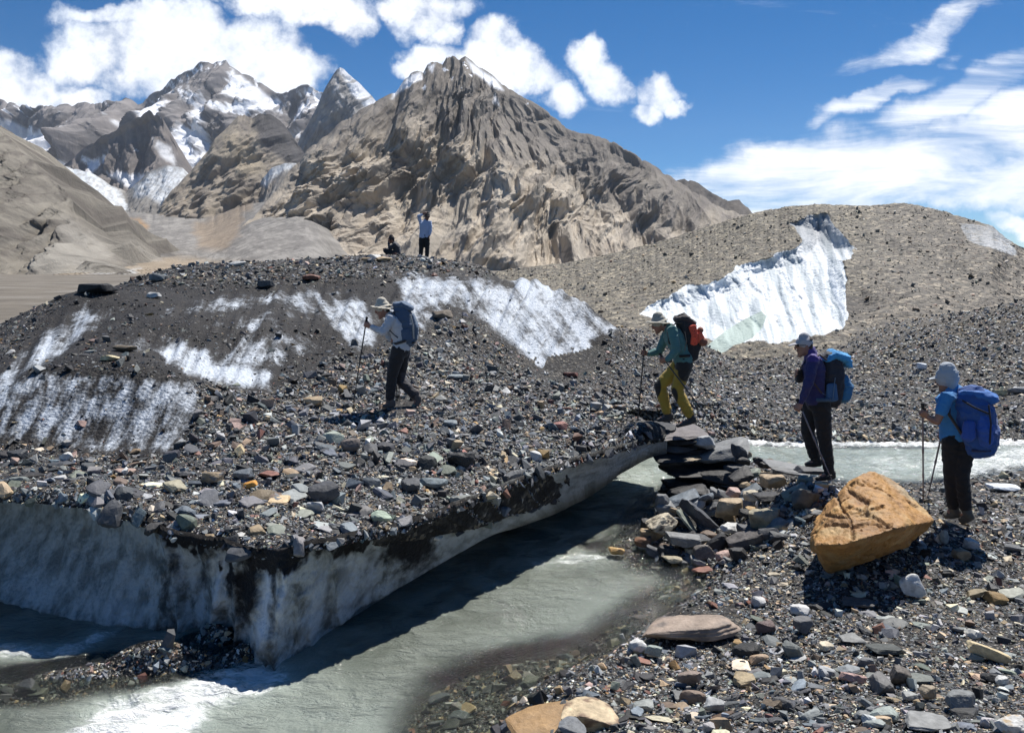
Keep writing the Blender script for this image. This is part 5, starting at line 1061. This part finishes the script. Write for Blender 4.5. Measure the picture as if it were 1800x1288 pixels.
def head_parts(cf, hf, hu):
    """cf = centre of the face area, hf = facing, hu = up"""
    hu = unit(hu); hf = unit(hf-hu*(np.asarray(hf)@hu)); hl = np.cross(hu, hf); base = cf-hu*.115
    rg_ = [(.0, .050, .026, .026), (.02, .038, .045, .040), (.05, .020, .066, .056), (.085, .006, .085, .066), (.12, -.004, .093, .072), (.16, -.008, .098, .076), (.195, -.008, .085, .067), (.215, -.008, .062, .05), (.228, -.008, .03, .025)]
    P_ = [loft([base+hu*h+hf*c for h, c, b, a in rg_], [q[3] for q in rg_], [q[2] for q in rg_], hl, 22)]
    P_.append(loft([base+hu*.125+hf*.082, base+hu*.095+hf*.103, base+hu*.078+hf*.100], [.009, .013, .015], [.008, .013, .011], hl, 10))     # nose
    P_.append(loft([base+hu*.137+hf*.077-hl*.038, base+hu*.141+hf*.088, base+hu*.137+hf*.077+hl*.038], .009, .009, hu, 8))               # brow
    P_.append(loft([base+hu*.056+hf*.078-hl*.018, base+hu*.058+hf*.086, base+hu*.056+hf*.078+hl*.018], .007, .006, hu, 8))               # lips
    for s in (-1, 1): P_.append(loft([base+hu*.085-hf*.008+hl*s*.070, base+hu*.108-hf*.012+hl*s*.078, base+hu*.132-hf*.012+hl*s*.075], [.010, .016, .012], [.006, .007, .006], hf, 8))
    return P_, base, hf, hu, hl
def make_person(label, Y, J, shirt, pants, boots, hat, root_px, lat=(0, 1, 0), k=1.0, sleeve=1.0, skin=(.30, .165, .11), hair=(.05, .035, .025), face=(-1, 0, -.15), group=None, girth=1.0, vox=.009, pantf=None, shirtf=None, gl=False, grips=None, collar=None, hairlen=.0, lookup=None):
    """J: joints as (px, py, dY) ; lat: left-right direction of the body"""
    q = {n: P(v[0], v[1], Y+(v[2] if len(v) > 2 else 0)) for n, v in J.items()}; lat = unit(lat); root = P(*root_px, Y); r = empty('person', root); tag(r, label, 'person', group)
    k *= 1.0; G = girth*k
    up = unit(q['neck']-q['waist']); hp, base, hf, hu, hl = head_parts(q['head'], face, lookup if lookup else unit(q['head']-q['neck']+np.array([0, 0, .25])))
    if k < .99 or k > 1.01: hp = [((v-q['head'])*k+q['head'], f) for v, f in hp]
    torso_pts = [q['hip'], q['hip']*.5+q['waist']*.5, q['waist'], q['chest'], q['neck']*.45+q['chest']*.55, q['neck']*.86+q['chest']*.14]
    body = hp+[loft([q['neck'], q['neck']*.45+(base+hu*.05-hf*.01)*.55, base+hu*.07-hf*.02], .05*k, .055*k, hl, 14)]
    body.append(loft(torso_pts, np.array([.145, .14, .13, .155, .165, .07])*G, np.array([.10, .095, .09, .11, .095, .06])*G, lat, 24))
    cl = [loft([q['hip']*.75+q['waist']*.25]+torso_pts[1:-1]+[q['neck']*.8+q['chest']*.2], np.array([.172, .165, .157, .182, .19, .085])*G, np.array([.128, .124, .118, .135, .118, .08])*G, lat, 24, 2.3)]
    if collar: cl.append(loft([q['neck']*.75+q['chest']*.25, q['neck']+hu*.03], [.085*k, .07*k], [.08*k, .068*k], hl, 16))
    for a in ('L', 'R'):
        sh, el, wr, ha = q['sh'+a], q['el'+a], q['wr'+a], q['ha'+a]
        body += [loft([sh, sh*.5+el*.5, el], np.array([.050, .045, .037])*G, np.array([.050, .045, .037])*G, up, 14), loft([el, el*.6+wr*.4, wr], np.array([.038, .037, .026])*G, np.array([.038, .035, .022])*G, up, 14)]
        body.append(loft([q['chest']*.2+q['neck']*.3+sh*.5, sh], .05*G, .05*G, up, 12))
        g = grips[a] if grips and grips.get(a) is not None else None
        body += hand_parts(wr, ha, g if g is not None else np.array([0, .2, 1.]), 1 if a == 'L' else -1, k, g is not None)
        cl.append(loft([q['chest']*.25+q['neck']*.3+sh*.45, sh, sh*.5+el*.5, el], np.array([.075, .074, .065, .056])*G, np.array([.075, .072, .063, .056])*G, up, 16) if sleeve > .5 else loft([q['chest']*.25+q['neck']*.3+sh*.45, sh, sh*.45+el*.55], np.array([.075, .074, .066])*G, np.array([.075, .072, .064])*G, up, 16))
        if sleeve > .5: cl.append(loft([el, el*.5+wr*.5, el*.08+wr*.92], np.array([.056, .05, .038])*G, np.array([.056, .048, .037])*G, up, 16))
    tr = [loft([q['hip']*.15+q['waist']*.85, q['hip']], np.array([.155, .165])*G, np.array([.115, .125])*G, lat, 22)]; bt = []
    for a in ('L', 'R'):
        hpj, kn, an, to = q['th'+a], q['kn'+a], q['an'+a], q['to'+a]; fw = unit(to-an)
        body += [loft([hpj, hpj*.5+kn*.5, kn], np.array([.078, .07, .05])*G, np.array([.082, .072, .052])*G, lat, 16), loft([kn, kn*.65+an*.35, an], np.array([.05, .05, .032])*G, np.array([.052, .055, .036])*G, lat, 16)]
        foot = an+np.array([0, 0, -.05*k]); body.append(loft([foot-fw*.03, to-fw*.05], [.035*k, .038*k], [.03*k, .02*k], lat, 12))
        tr += [loft([hpj+(q['hip']-hpj)*.1, hpj*.6+kn*.4, kn], np.array([.105, .095, .075])*G, np.array([.115, .10, .08])*G, lat, 20), loft([kn, kn*.6+an*.4, kn*.1+an*.9], np.array([.074, .073, .062])*G, np.array([.078, .076, .066])*G, lat, 20)]
        sole_dir = unit(to-an-np.array([0, 0, (to-an)[2]])*.0)
        heel = an-unit(np.array([fw[0], fw[1], 0]))*.045*k+np.array([0, 0, -.055*k])*1.0
        bt += [loft([an+np.array([0, 0, .05])*k, an, heel*.6+an*.4], [.05*k, .052*k, .05*k], [.056*k, .058*k, .06*k], lat, 16), loft([heel, heel*.5+to*.5, to], [.044*k, .05*k, .042*k], [.042*k, .04*k, .026*k], lat, 16, 2.5)]
    pinks = np.asarray(skin)
    def skf(co, c):
        dcap = ((co-q['head'])@hu)*1.0
        return c*(1+.12*fbm(co[:, 0]*20, co[:, 1]*20, co[:, 2]*20, 3))[:, None]
    bo = skinned('body', body, root, skin, M_SKIN, r, min(vox, .0075), 2, colf=skf)
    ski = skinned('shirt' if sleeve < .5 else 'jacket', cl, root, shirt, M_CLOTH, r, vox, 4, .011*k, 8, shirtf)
    skinned('trousers', tr, root, pants, M_CLOTH, r, vox, 4, .011*k, 7, pantf, seed=3)
    for i_ in (0, 2): skinned('boot', bt[i_:i_+2], root, boots, M_CLOTH, r, vox*.9, 2, .003)
    for s in (-1, 1):
        e = base+hu*.122*k+hf*.083*k+hl*s*.031*k; part_mesh('eye', [loft([e-hl*.002, e+hl*.002], .010*k, .010*k, hu, 10)], root, (0, 0, 0), M_EYE, r)
    crown = base+hu*.15*k-hf*.006*k
    hr = [loft([base+hu*(.07-hairlen)-hf*.07, base+hu*.12-hf*.045, base+hu*.17-hf*.02, base+hu*.225-hf*.01], np.array([.055, .074, .081, .04])*k, np.array([.035, .062, .088, .05])*k, hl, 18)]
    skinned('hair', hr, root, hair, M_CLOTH, r, .009, 2, .005, 30)
    if hat:
        kind, hc = hat[0], hat[1]
        if kind == 'bucket':
            ht = [loft([crown-hu*.004, crown+hu*.04*k, crown+hu*.072*k], np.array([.092, .084, .064])*k, np.array([.108, .098, .075])*k, hl, 26, 2.3)]
            br = loft([crown-hu*.004-hf*.0, crown-hu*.014+hf*.006, crown-hu*.030+hf*.012], np.array([.10, .135, .155])*k, np.array([.115, .155, .178])*k, hl, 30, caps=False)
            hatob = skinned('hat', ht+[loft([crown+hu*.012, crown-hu*.006], np.array([.105, .128])*k, np.array([.12, .148])*k, hl, 28, caps=False), loft([crown-hu*.004+hf*.005, crown-hu*.022+hf*.01], np.array([.128, .162])*k, np.array([.148, .182])*k, hl, 28, caps=False)], root, hc, M_CLOTH, r, .008, 2, .004, 14)
        elif kind == 'cap':
            skinned('cap', [loft([crown+hu*.0, crown+hu*.035*k, crown+hu*.066*k], np.array([.087, .08, .055])*k, np.array([.102, .092, .063])*k, hl, 26), loft([crown+hf*.07-hu*.004, crown+hf*.14-hu*.018, crown+hf*.175-hu*.028], [.07, .062, .04], [.011, .009, .008], hl, 18)], root, hc, M_CLOTH, r, .007, 2, .003, 14)
        elif kind == 'flap':
            skinned('hat', [loft([crown-hu*.02, crown+hu*.045*k, crown+hu*.088*k], np.array([.10, .096, .07])*k, np.array([.118, .108, .08])*k, hl, 26), loft([crown-hf*.05-hu*.01, base+hu*.03-hf*.06, base-hu*.03-hf*.05], [.095, .10, .105], [.055, .05, .035], hl, 20), loft([crown+hf*.08-hu*.012, crown+hf*.17-hu*.03], [.07, .05], [.010, .008], hl, 16)], root, hc, M_CLOTH, r, .008, 2, .006, 12)
        elif kind == 'beanie':
            skinned('cap', [loft([crown-hu*.01, crown+hu*.045*k, crown+hu*.08*k], np.array([.09, .083, .06])*k, np.array([.104, .095, .065])*k, hl, 22), loft([crown+hf*.07, crown+hf*.14-hu*.012], [.06, .045], [.011, .009], hl, 14)], root, hc, M_CLOTH, r, .009, 2, .003, 14)
    if gl:
        part_mesh('sunglasses', [loft([base+hu*.122+hf*.086+hl*s*.012, base+hu*.122+hf*.080+hl*s*.06], [.017, .015], [.008, .008], hu, 12) for s in (-1, 1)]+[loft([base+hu*.125+hf*.07+hl*s*.074, base+hu*.125-hf*.0+hl*s*.082], [.004, .004], [.004, .004], hu, 8) for s in (-1, 1)], root, (0, 0, 0), M_LENS, r)
    return r, q
def pole(px0, py0, dY0, px1, py1, dY1, Y, label, mat=None, strap=True):
    a, b = P(px0, py0, Y+dY0), P(px1, py1, Y+dY1); d = unit(b-a); root = b; e = empty('trekking_pole', root); tag(e, label, 'trekking pole', 'trekking poles of the hikers'); mat = mat or M_POLE
    x = np.array([0, 1., 0]); L_ = np.linalg.norm(b-a); m1 = a+(b-a)*.45; m2 = a+(b-a)*.72
    part_mesh('shaft', [loft([a+d*.06, m1], .0095, .0095, x, 12), loft([m1, m2], .0082, .0082, x, 12), loft([m2, b-d*.03], .0070, .0070, x, 12), loft([m1-d*.02, m1+d*.03], .012, .012, x, 12), loft([m2-d*.02, m2+d*.03], .0105, .0105, x, 12)], root, (0, 0, 0), mat, e)
    part_mesh('grip', [loft([a-d*.035, a-d*.02, a+d*.09], [.019, .016, .0155], [.021, .016, .015], x, 14)], root, (0, 0, 0), M_GRIP, e)
    part_mesh('basket', [loft([b-d*.075, b-d*.068], .026, .026, x, 16, caps=False)], root, (0, 0, 0), M_GRIP, e)
    part_mesh('tip', [loft([b-d*.05, b], [.006, .003], [.006, .003], x, 10)], root, (0, 0, 0), M_POLE2, e)
    if strap:
        s_ = a-d*.02; part_mesh('wrist_strap', [loft([s_, s_+np.array([.03, -.02, -.04]), s_+np.array([.035, -.03, -.09]), s_+np.array([.005, -.015, -.06])], .009, .002, x, 8)], root, (0, 0, 0), M_GRIP, e)
    return d
def straps(e, root, sh_pts, col):
    for i, pts in enumerate(sh_pts): part_mesh('shoulder_strap', [loft(pts, .027, .010, (0, 1, 0), 10, 3)], root, col, M_CLOTH, e)
def PQ(Y): return lambda a, b, d=0.0: P(a, b, Y+d)
BLACK = (.012, .012, .013)

# ---- first hiker, on the ice
Y = 11.6; Q = PQ(Y)
d1 = pole(644, 563, -.16, 621, 709, -.10, Y, 'black trekking pole planted ahead of the hiker in the grey shirt')
d1b = pole(691, 592, .22, 699, 716, .28, Y, 'black trekking pole half hidden behind the hiker in the grey shirt')
make_person('person in light grey shirt, sun hat and dark trousers walking left over the ice', Y, dict(head=(672, 543), neck=(684, 553), chest=(698, 572), waist=(706, 596), hip=(706, 614),
    shL=(687, 561, -.17), elL=(673, 584, -.24), wrL=(652, 574, -.19), haL=(644.5, 570.5, -.16), shR=(687, 561, .17), elR=(682, 588, .26), wrR=(688, 598, .24), haR=(691, 599, .22),
    thL=(701, 616, -.08), knL=(689, 659, -.09), anL=(685, 704, -.09), toL=(675, 714, -.10), thR=(708, 616, .08), knR=(702, 667, .08), anR=(731, 696, .09), toR=(728, 718, .09)),
    (.50, .52, .56), (.014, .013, .015), (.09, .075, .07), ('bucket', (.50, .46, .38)), (700, 716), face=(-1, -.12, -.42), skin=(.34, .17, .12), grips={'L': -d1, 'R': -d1b}, shirtf=None, lookup=(-.16, 0, 1.0),
    pantf=lambda co, c: np.where((co[:, 0] > P(704, 660, 11.6)[0])[:, None]&(co[:, 2] < P(700, 655, 11.6)[2])[:, None], c*2.6, c))
root = Q(728, 600); e = empty('backpack', root); tag(e, 'steel blue backpack on the hiker in the light grey shirt', 'backpack')
skinned('bag', [loft([Q(716, 598), Q(715, 580), Q(709, 556), Q(704, 542)], [.13, .145, .145, .12], [.115, .14, .125, .095], (0, 1, 0), 26, 3.0)], root, (.055, .095, .165), M_CLOTH, e, .010, 4, .020, 6,
        lambda co, c: np.where((np.abs((co-Q(722, 570))@unit(Q(736, 575)-Q(724, 540))) < 0)[:, None], c, c))
skinned('lid', [loft([Q(695, 536), Q(708, 535), Q(722, 542)], [.11, .14, .11], [.04, .055, .045], (0, 1, 0), 20, 2.6)], root, (.07, .115, .19), M_CLOTH, e, .010, 3, .010, 9)
skinned('front_pocket', [loft([Q(729, 594), Q(729, 575), Q(723, 556)], [.085, .10, .08], [.05, .06, .05], (0, 1, 0), 18, 2.8)], root, (.065, .11, .18), M_CLOTH, e, .010, 3, .008, 9)
skinned('side_pocket', [loft([Q(716, 597, -.14), Q(713, 580, -.15)], [.03, .02], [.08, .07], (0, 1, 0), 14, 2.6)], root, (.06, .10, .17), M_CLOTH, e, .009, 2, .006, 10)
part_mesh('trim', [loft([Q(721, 553, -.135), Q(726, 572, -.15), Q(727, 595, -.135)], .006, .012, (0, 1, 0), 8)], root, (.34, .34, .33), M_CLOTH, e)
part_mesh('base_panel', [loft([Q(709, 601), Q(728, 601)], [.12, .12], [.022, .022], (0, 1, 0), 14, 3)], root, (.02, .02, .022), M_CLOTH, e)
part_mesh('hip_belt', [loft([Q(712, 599, -.18), Q(696, 604, -.16), Q(689, 603, 0), Q(696, 604, .16), Q(712, 599, .18)], .02, .014, (0, 0, 1), 10)], root, (.03, .03, .033), M_CLOTH, e)
straps(e, root, [[Q(704, 548, s*.10), Q(693, 547, s*.11), Q(682, 560, s*.12), Q(684, 580, s*.12), Q(699, 593, s*.15)] for s in (-1, 1)], (.05, .07, .10))

# ---- second hiker, stepping off the rock pile
Y = 11.4; Q = PQ(Y)
d2 = pole(1132, 614, .16, 1121, 741, .14, Y, 'black trekking pole planted ahead of the hiker in yellow trousers')
d2b = pole(1163, 626, -.22, 1253, 745, -.30, Y, 'trekking pole slanting back behind the hiker in yellow trousers')
def ypants(co, c):
    x_, y_ = proj(co); k = np.zeros(len(co))
    for a, b, rx, ry in [(1152, 680, 9, 17), (1206, 655, 13, 14), (1203, 643, 16, 10), (1184, 697, 7, 14), (1208, 633, 11, 12)]: k = np.maximum(k, sstep(1.25-np.hypot((x_-a)/rx, (y_-b)/ry), 0, .25))
    return c*(1-k[:, None])+np.array([.02, .018, .016])*k[:, None]
make_person('person in teal jacket, sun hat and yellow trousers stepping off the rock pile', Y, dict(head=(1158, 569), neck=(1174, 574), chest=(1186, 594), waist=(1197, 618), hip=(1202, 636),
    shL=(1182, 580, -.18), elL=(1189, 616, -.26), wrL=(1172, 633, -.25), haL=(1164, 633, -.22), shR=(1176, 580, .18), elR=(1158, 618, .24), wrR=(1139, 622, .19), haR=(1131.5, 620, .16),
    thR=(1195, 642, .09), knR=(1160, 678, .10), anR=(1174, 727, .09), toR=(1157, 738, .10), thL=(1203, 642, -.09), knL=(1190, 686, -.09), anL=(1214, 732, -.09), toL=(1191, 748, -.10)),
    (.075, .19, .185), (.40, .265, .035), (.04, .04, .042), ('bucket', (.36, .34, .28)), (1195, 752), face=(-1, -.1, -.55), skin=(.30, .15, .105), grips={'L': -d2b, 'R': -d2}, pantf=ypants, lookup=(-.22, 0, 1.0), girth=1.06)
root = Q(1215, 630); e = empty('backpack', root); tag(e, 'black backpack with orange shoes strapped on, worn by the hiker in yellow trousers', 'backpack')
skinned('bag', [loft([Q(1214, 624), Q(1216, 602), Q(1208, 578), Q(1199, 562)], [.13, .15, .15, .12], [.11, .135, .13, .10], (0, 1, 0), 26, 2.8)], root, (.02, .02, .023), M_CLOTH, e, .010, 4, .022, 6)
skinned('lid', [loft([Q(1190, 561), Q(1202, 558), Q(1218, 568)], [.11, .14, .11], [.05, .055, .045], (0, 1, 0), 20, 2.6)], root, (.05, .04, .04), M_CLOTH, e, .010, 3, .014, 9)
skinned('rolled_pad', [loft([Q(1236, 601, -.13), Q(1236, 601, .13)], .062, .062, (1, 0, 0), 18), loft([Q(1231, 580, -.11), Q(1231, 580, .11)], .045, .045, (1, 0, 0), 18)], root, (.27, .10, .06), M_CLOTH, e, .010, 2, .006, 9)
skinned('orange_shoe', [loft([Q(1217, 574, -.15), Q(1221, 588, -.17), Q(1220, 604, -.15)], [.026, .026, .024], [.058, .048, .055], (0, 1, 0), 16)], root, (.80, .10, .05), M_CLOTH, e, .008, 2, .004, 16, lambda co, c: np.where((perlin(co[:, 0]*60, 1., co[:, 2]*60) > .42)[:, None], c*.15, c))
skinned('orange_shoe', [loft([Q(1229, 586, -.14), Q(1233, 594, -.14), Q(1228, 600, -.13)], [.022, .03, .02], [.045, .05, .035], (0, 1, 0), 16)], root, (.72, .13, .07), M_CLOTH, e, .008, 2, .004, 16)
part_mesh('hip_belt', [loft([Q(1212, 625, -.19), Q(1196, 626, -.17), Q(1188, 624, 0), Q(1196, 626, .17), Q(1212, 625, .19)], .02, .014, (0, 0, 1), 10)], root, (.02, .02, .02), M_CLOTH, e)
part_mesh('cord', [loft([Q(1204, 583, -.165), Q(1207, 600, -.172), Q(1203, 618, -.16)], .005, .005, (0, 1, 0), 8), loft([Q(1236, 612, -.1), Q(1240, 620, -.08), Q(1232, 628, -.1)], .006, .006, (0, 1, 0), 8)], root, (.25, .2, .15), M_CLOTH, e)
straps(e, root, [[Q(1200, 568, s*.10), Q(1188, 568, s*.11), Q(1173, 580, s*.12), Q(1176, 603, s*.12), Q(1196, 618, s*.15)] for s in (-1, 1)], (.05, .04, .035))

# ---- third hiker, standing on the rocks
Y = 9.5; Q = PQ(Y); lt = unit((.28, 1, 0))
d3 = pole(1404, 708, -.20, 1463, 846, -.34, Y, 'grey trekking pole crossing the legs of the hiker in the purple jacket', M_POLE2)
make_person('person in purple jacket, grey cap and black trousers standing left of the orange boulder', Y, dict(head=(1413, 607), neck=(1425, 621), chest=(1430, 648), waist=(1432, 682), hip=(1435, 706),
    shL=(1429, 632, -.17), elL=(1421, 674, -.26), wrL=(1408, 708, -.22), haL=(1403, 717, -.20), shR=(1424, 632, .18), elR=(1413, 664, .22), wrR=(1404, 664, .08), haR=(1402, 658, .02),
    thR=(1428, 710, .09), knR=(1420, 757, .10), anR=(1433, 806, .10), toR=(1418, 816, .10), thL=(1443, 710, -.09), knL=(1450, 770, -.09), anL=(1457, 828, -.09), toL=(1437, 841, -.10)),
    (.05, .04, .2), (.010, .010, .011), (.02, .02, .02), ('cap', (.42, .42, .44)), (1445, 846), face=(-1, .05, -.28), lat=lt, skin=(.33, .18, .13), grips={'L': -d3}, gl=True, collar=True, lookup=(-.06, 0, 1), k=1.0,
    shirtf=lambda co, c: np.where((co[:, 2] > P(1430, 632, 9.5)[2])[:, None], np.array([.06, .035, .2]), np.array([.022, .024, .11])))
root = Q(1405, 660, .0); e = empty('camera_case', root); tag(e, 'small black camera case at the chest of the hiker in the purple jacket', 'camera case')
part_mesh('case', [loft([Q(1404, 652), Q(1404, 668)], .05, .035, (0, 1, 0), 14, 4)], root, BLACK, M_CLOTH, e); part_mesh('neck_strap', [loft([Q(1404, 652), Q(1412, 640, -.06), Q(1421, 624, -.07)], .009, .004, (0, 1, 0), 8)], root, BLACK, M_CLOTH, e)
root = Q(1469, 700); e = empty('backpack', root); tag(e, 'black backpack with bright blue lid and blue pocket on the hiker in the purple jacket', 'backpack')
skinned('bag', [loft([Q(1460, 700), Q(1462, 680), Q(1461, 655), Q(1460, 634)], [.13, .15, .15, .13], [.12, .135, .13, .12], (0, 1, 0), 26, 2.8)], root, (.018, .022, .034), M_CLOTH, e, .010, 4, .02, 6)
skinned('lid', [loft([Q(1450, 632), Q(1464, 622), Q(1484, 630), Q(1490, 642)], [.12, .16, .15, .12], [.05, .06, .065, .04], (0, 1, 0), 22, 2.5)], root, (.045, .30, .62), M_CLOTH, e, .010, 3, .016, 9)
skinned('front_pocket', [loft([Q(1483, 698), Q(1486, 680), Q(1481, 664)], [.11, .12, .09], [.07, .085, .06], (0, 1, 0), 20, 2.5)], root, (.03, .16, .34), M_CLOTH, e, .010, 3, .014, 9)
skinned('side_pocket', [loft([Q(1462, 702, -.15), Q(1462, 676, -.155)], [.03, .02], [.075, .06], (0, 1, 0), 14, 2.6)], root, (.04, .12, .26), M_CLOTH, e, .009, 2, .006, 10)
part_mesh('compression_strap', [loft([Q(1444, 690, -.15), Q(1464, 702, -.19), Q(1468, 664, -.17)], .006, .003, (0, 1, 0), 8)], root, (.2, .3, .4), M_CLOTH, e)
part_mesh('hip_belt', [loft([Q(1458, 703, -.19), Q(1438, 703, -.18), Q(1424, 701, 0), Q(1438, 703, .18), Q(1458, 703, .19)], .022, .014, (0, 0, 1), 10)], root, (.05, .10, .17), M_CLOTH, e)
straps(e, root, [[Q(1452, 632, s*.10), Q(1440, 623, s*.11), Q(1422, 634, s*.12), Q(1418, 658, s*.12), Q(1444, 690, s*.16)] for s in (-1, 1)], (.06, .045, .05))

# ---- fourth hiker, nearest, seen half from behind
Y = 8.6; Q = PQ(Y); lt = unit((-.75, .75, 0))
d4 = pole(1622, 716, -.05, 1623, 881, .0, Y, 'upright trekking pole held by the hiker in the blue T-shirt', M_POLE2)
d4b = pole(1656, 760, .35, 1632, 869, .75, Y, 'second slanting trekking pole beside the hiker in the blue T-shirt', M_POLE2, strap=False)
make_person('person in blue T-shirt and pale grey hat standing right of the orange boulder', Y, dict(head=(1664, 667, .05), neck=(1676, 682), chest=(1680, 708), waist=(1680, 744), hip=(1682, 772),
    shL=(1665, 698, -.14), elL=(1647, 741, -.14), wrL=(1631, 733, -.08), haL=(1623, 725.5, -.05), shR=(1692, 698, .16), elR=(1678, 745, .26), wrR=(1662, 762, .32), haR=(1656, 768, .35),
    thL=(1673, 778, -.02), knL=(1672, 834, -.02), anL=(1676, 893, .0), toL=(1662, 905, .03), thR=(1697, 778, -.05), knR=(1690, 836, -.10), anR=(1699, 897, -.12), toR=(1690, 915, -.08)),
    (.035, .22, .52), (.008, .008, .009), (.09, .09, .075), ('flap', (.40, .44, .48)), (1690, 922), face=(-1, .55, -.25), lat=lt, sleeve=.2, skin=(.30, .17, .12), grips={'L': -d4, 'R': -d4b}, lookup=(-.05, .02, 1), k=1.0, girth=1.02)
root = Q(1722, 790); e = empty('backpack', root); tag(e, 'large royal blue backpack on the hiker in the blue T-shirt', 'backpack')
ax_ = unit((.80, -.6, 0)); l2 = unit((.6, .8, 0))
skinned('bag', [loft([Q(1725, 782, -.16), Q(1722, 758, -.17), Q(1715, 728, -.16), Q(1708, 700, -.14)], [.15, .17, .17, .15], [.155, .185, .18, .15], l2, 28, 2.8)], root, (.02, .085, .30), M_CLOTH, e, .010, 4, .024, 5)
skinned('lid', [loft([Q(1692, 690, -.10), Q(1715, 690, -.15), Q(1744, 700, -.20)], [.12, .16, .12], [.05, .062, .06], l2, 22, 2.4)], root, (.03, .15, .46), M_CLOTH, e, .010, 3, .014, 8)
skinned('front_pocket', [loft([Q(1733, 775, -.26), Q(1732, 752, -.28), Q(1726, 730, -.26)], [.10, .12, .09], [.08, .09, .07], l2, 20, 2.4)], root, (.025, .10, .42), M_CLOTH, e, .010, 3, .014, 8)
skinned('side_pocket', [loft([Q(1702, 768, -.28), Q(1704, 745, -.28)], [.05, .04], [.07, .06], l2, 16, 2.4)], root, (.022, .085, .38), M_CLOTH, e, .010, 3, .01, 9)
part_mesh('compression_strap', [loft([Q(1692, 704, -.22), Q(1712, 716, -.38), Q(1740, 728, -.40)], .010, .004, (0, 0, 1), 8), loft([Q(1738, 712, -.38), Q(1742, 745, -.42), Q(1740, 780, -.36)], .010, .004, (1, 0, 0), 8)], root, (.02, .02, .022), M_CLOTH, e)
part_mesh('base_panel', [loft([Q(1708, 788, -.14), Q(1738, 788, -.2)], [.14, .14], [.024, .024], l2, 14, 3)], root, (.015, .03, .09), M_CLOTH, e)
straps(e, root, [[Q(1698, 700, -.10), Q(1684, 690, -.08), Q(1668, 702, -.10), Q(1668, 728, -.16), Q(1690, 762, -.20)], [Q(1702, 700, .10), Q(1696, 690, .16), Q(1686, 702, .28), Q(1684, 730, .28), Q(1698, 760, .18)]], (.02, .02, .024))

# ---- two people on the crest of the dome
Y = 27.8
make_person('person in pale blue shirt and black trousers standing on the crest of the dome', Y, dict(head=(751, 381), neck=(748.5, 387), chest=(747, 399), waist=(746, 411), hip=(746, 418),
    shL=(756, 391, -.02), elL=(757, 404, -.08), wrL=(755, 414, -.12), haL=(754.5, 417.5, -.12), shR=(739.5, 391, .02), elR=(736, 380, -.08), wrR=(743, 377, -.12), haR=(746, 375.5, -.11),
    thL=(750.5, 420), knL=(751, 438), anL=(750, 454), toL=(751, 459, -.16), thR=(741.5, 420), knR=(740.5, 438), anR=(739, 455), toR=(738, 460, -.16)),
    (.42, .50, .68), (.012, .012, .013), (.02, .02, .02), ('beanie', (.04, .03, .03)), (745, 460), lat=(1, .1, 0), face=(.35, -1, -.05), skin=(.16, .08, .055), vox=.014, k=1.02)
make_person('person in dark grey shirt crouching on the crest of the dome', Y, dict(head=(688, 421), neck=(692, 426.5), chest=(697, 435), waist=(699, 445), hip=(697.5, 449),
    shL=(694, 430, -.17), elL=(685, 436, -.2), wrL=(683, 427, -.14), haL=(684, 424, -.1), shR=(694, 430, .17), elR=(686, 438, .2), wrR=(679, 438, .16), haR=(677, 438, .14),
    thL=(696, 447, -.09), knL=(678, 441, -.13), anL=(685, 451, -.12), toL=(679.5, 453.5, -.12), thR=(696, 447, .09), knR=(677, 440, .13), anR=(688, 450.5, .12), toR=(683, 453, .12)),
    (.045, .045, .055), (.014, .014, .015), (.05, .03, .02), ('beanie', (.05, .035, .03)), (690, 454), face=(-1, -.2, -.1), skin=(.30, .14, .09), vox=.013, lookup=(-.05, 0, 1))
print('people done')

# ================================================================ AIR
bm = bmesh.new(); bmesh.ops.create_cube(bm, size=1); hm = bpy.data.meshes.new('haze'); bm.to_mesh(hm); bm.free()
hz = link('haze', hm); hz.scale = (18000, 13500, 1900); hz.location = (0, 4600, 1900/2-60); tag(hz, 'thin pale mountain air', 'haze', kind='stuff')
m = bpy.data.materials.new('haze_air'); m.use_nodes = True; t = NT(m.node_tree); t.n.clear(); o = t.new('ShaderNodeOutputMaterial'); v = t.new('ShaderNodeVolumePrincipled'); v.inputs['Color'].default_value = (.80, .88, 1, 1); v.inputs['Density'].default_value = 1.9e-5; v.inputs['Anisotropy'].default_value = .1
t.l.new(v.outputs[0], o.inputs['Volume']); hm.materials.append(m)
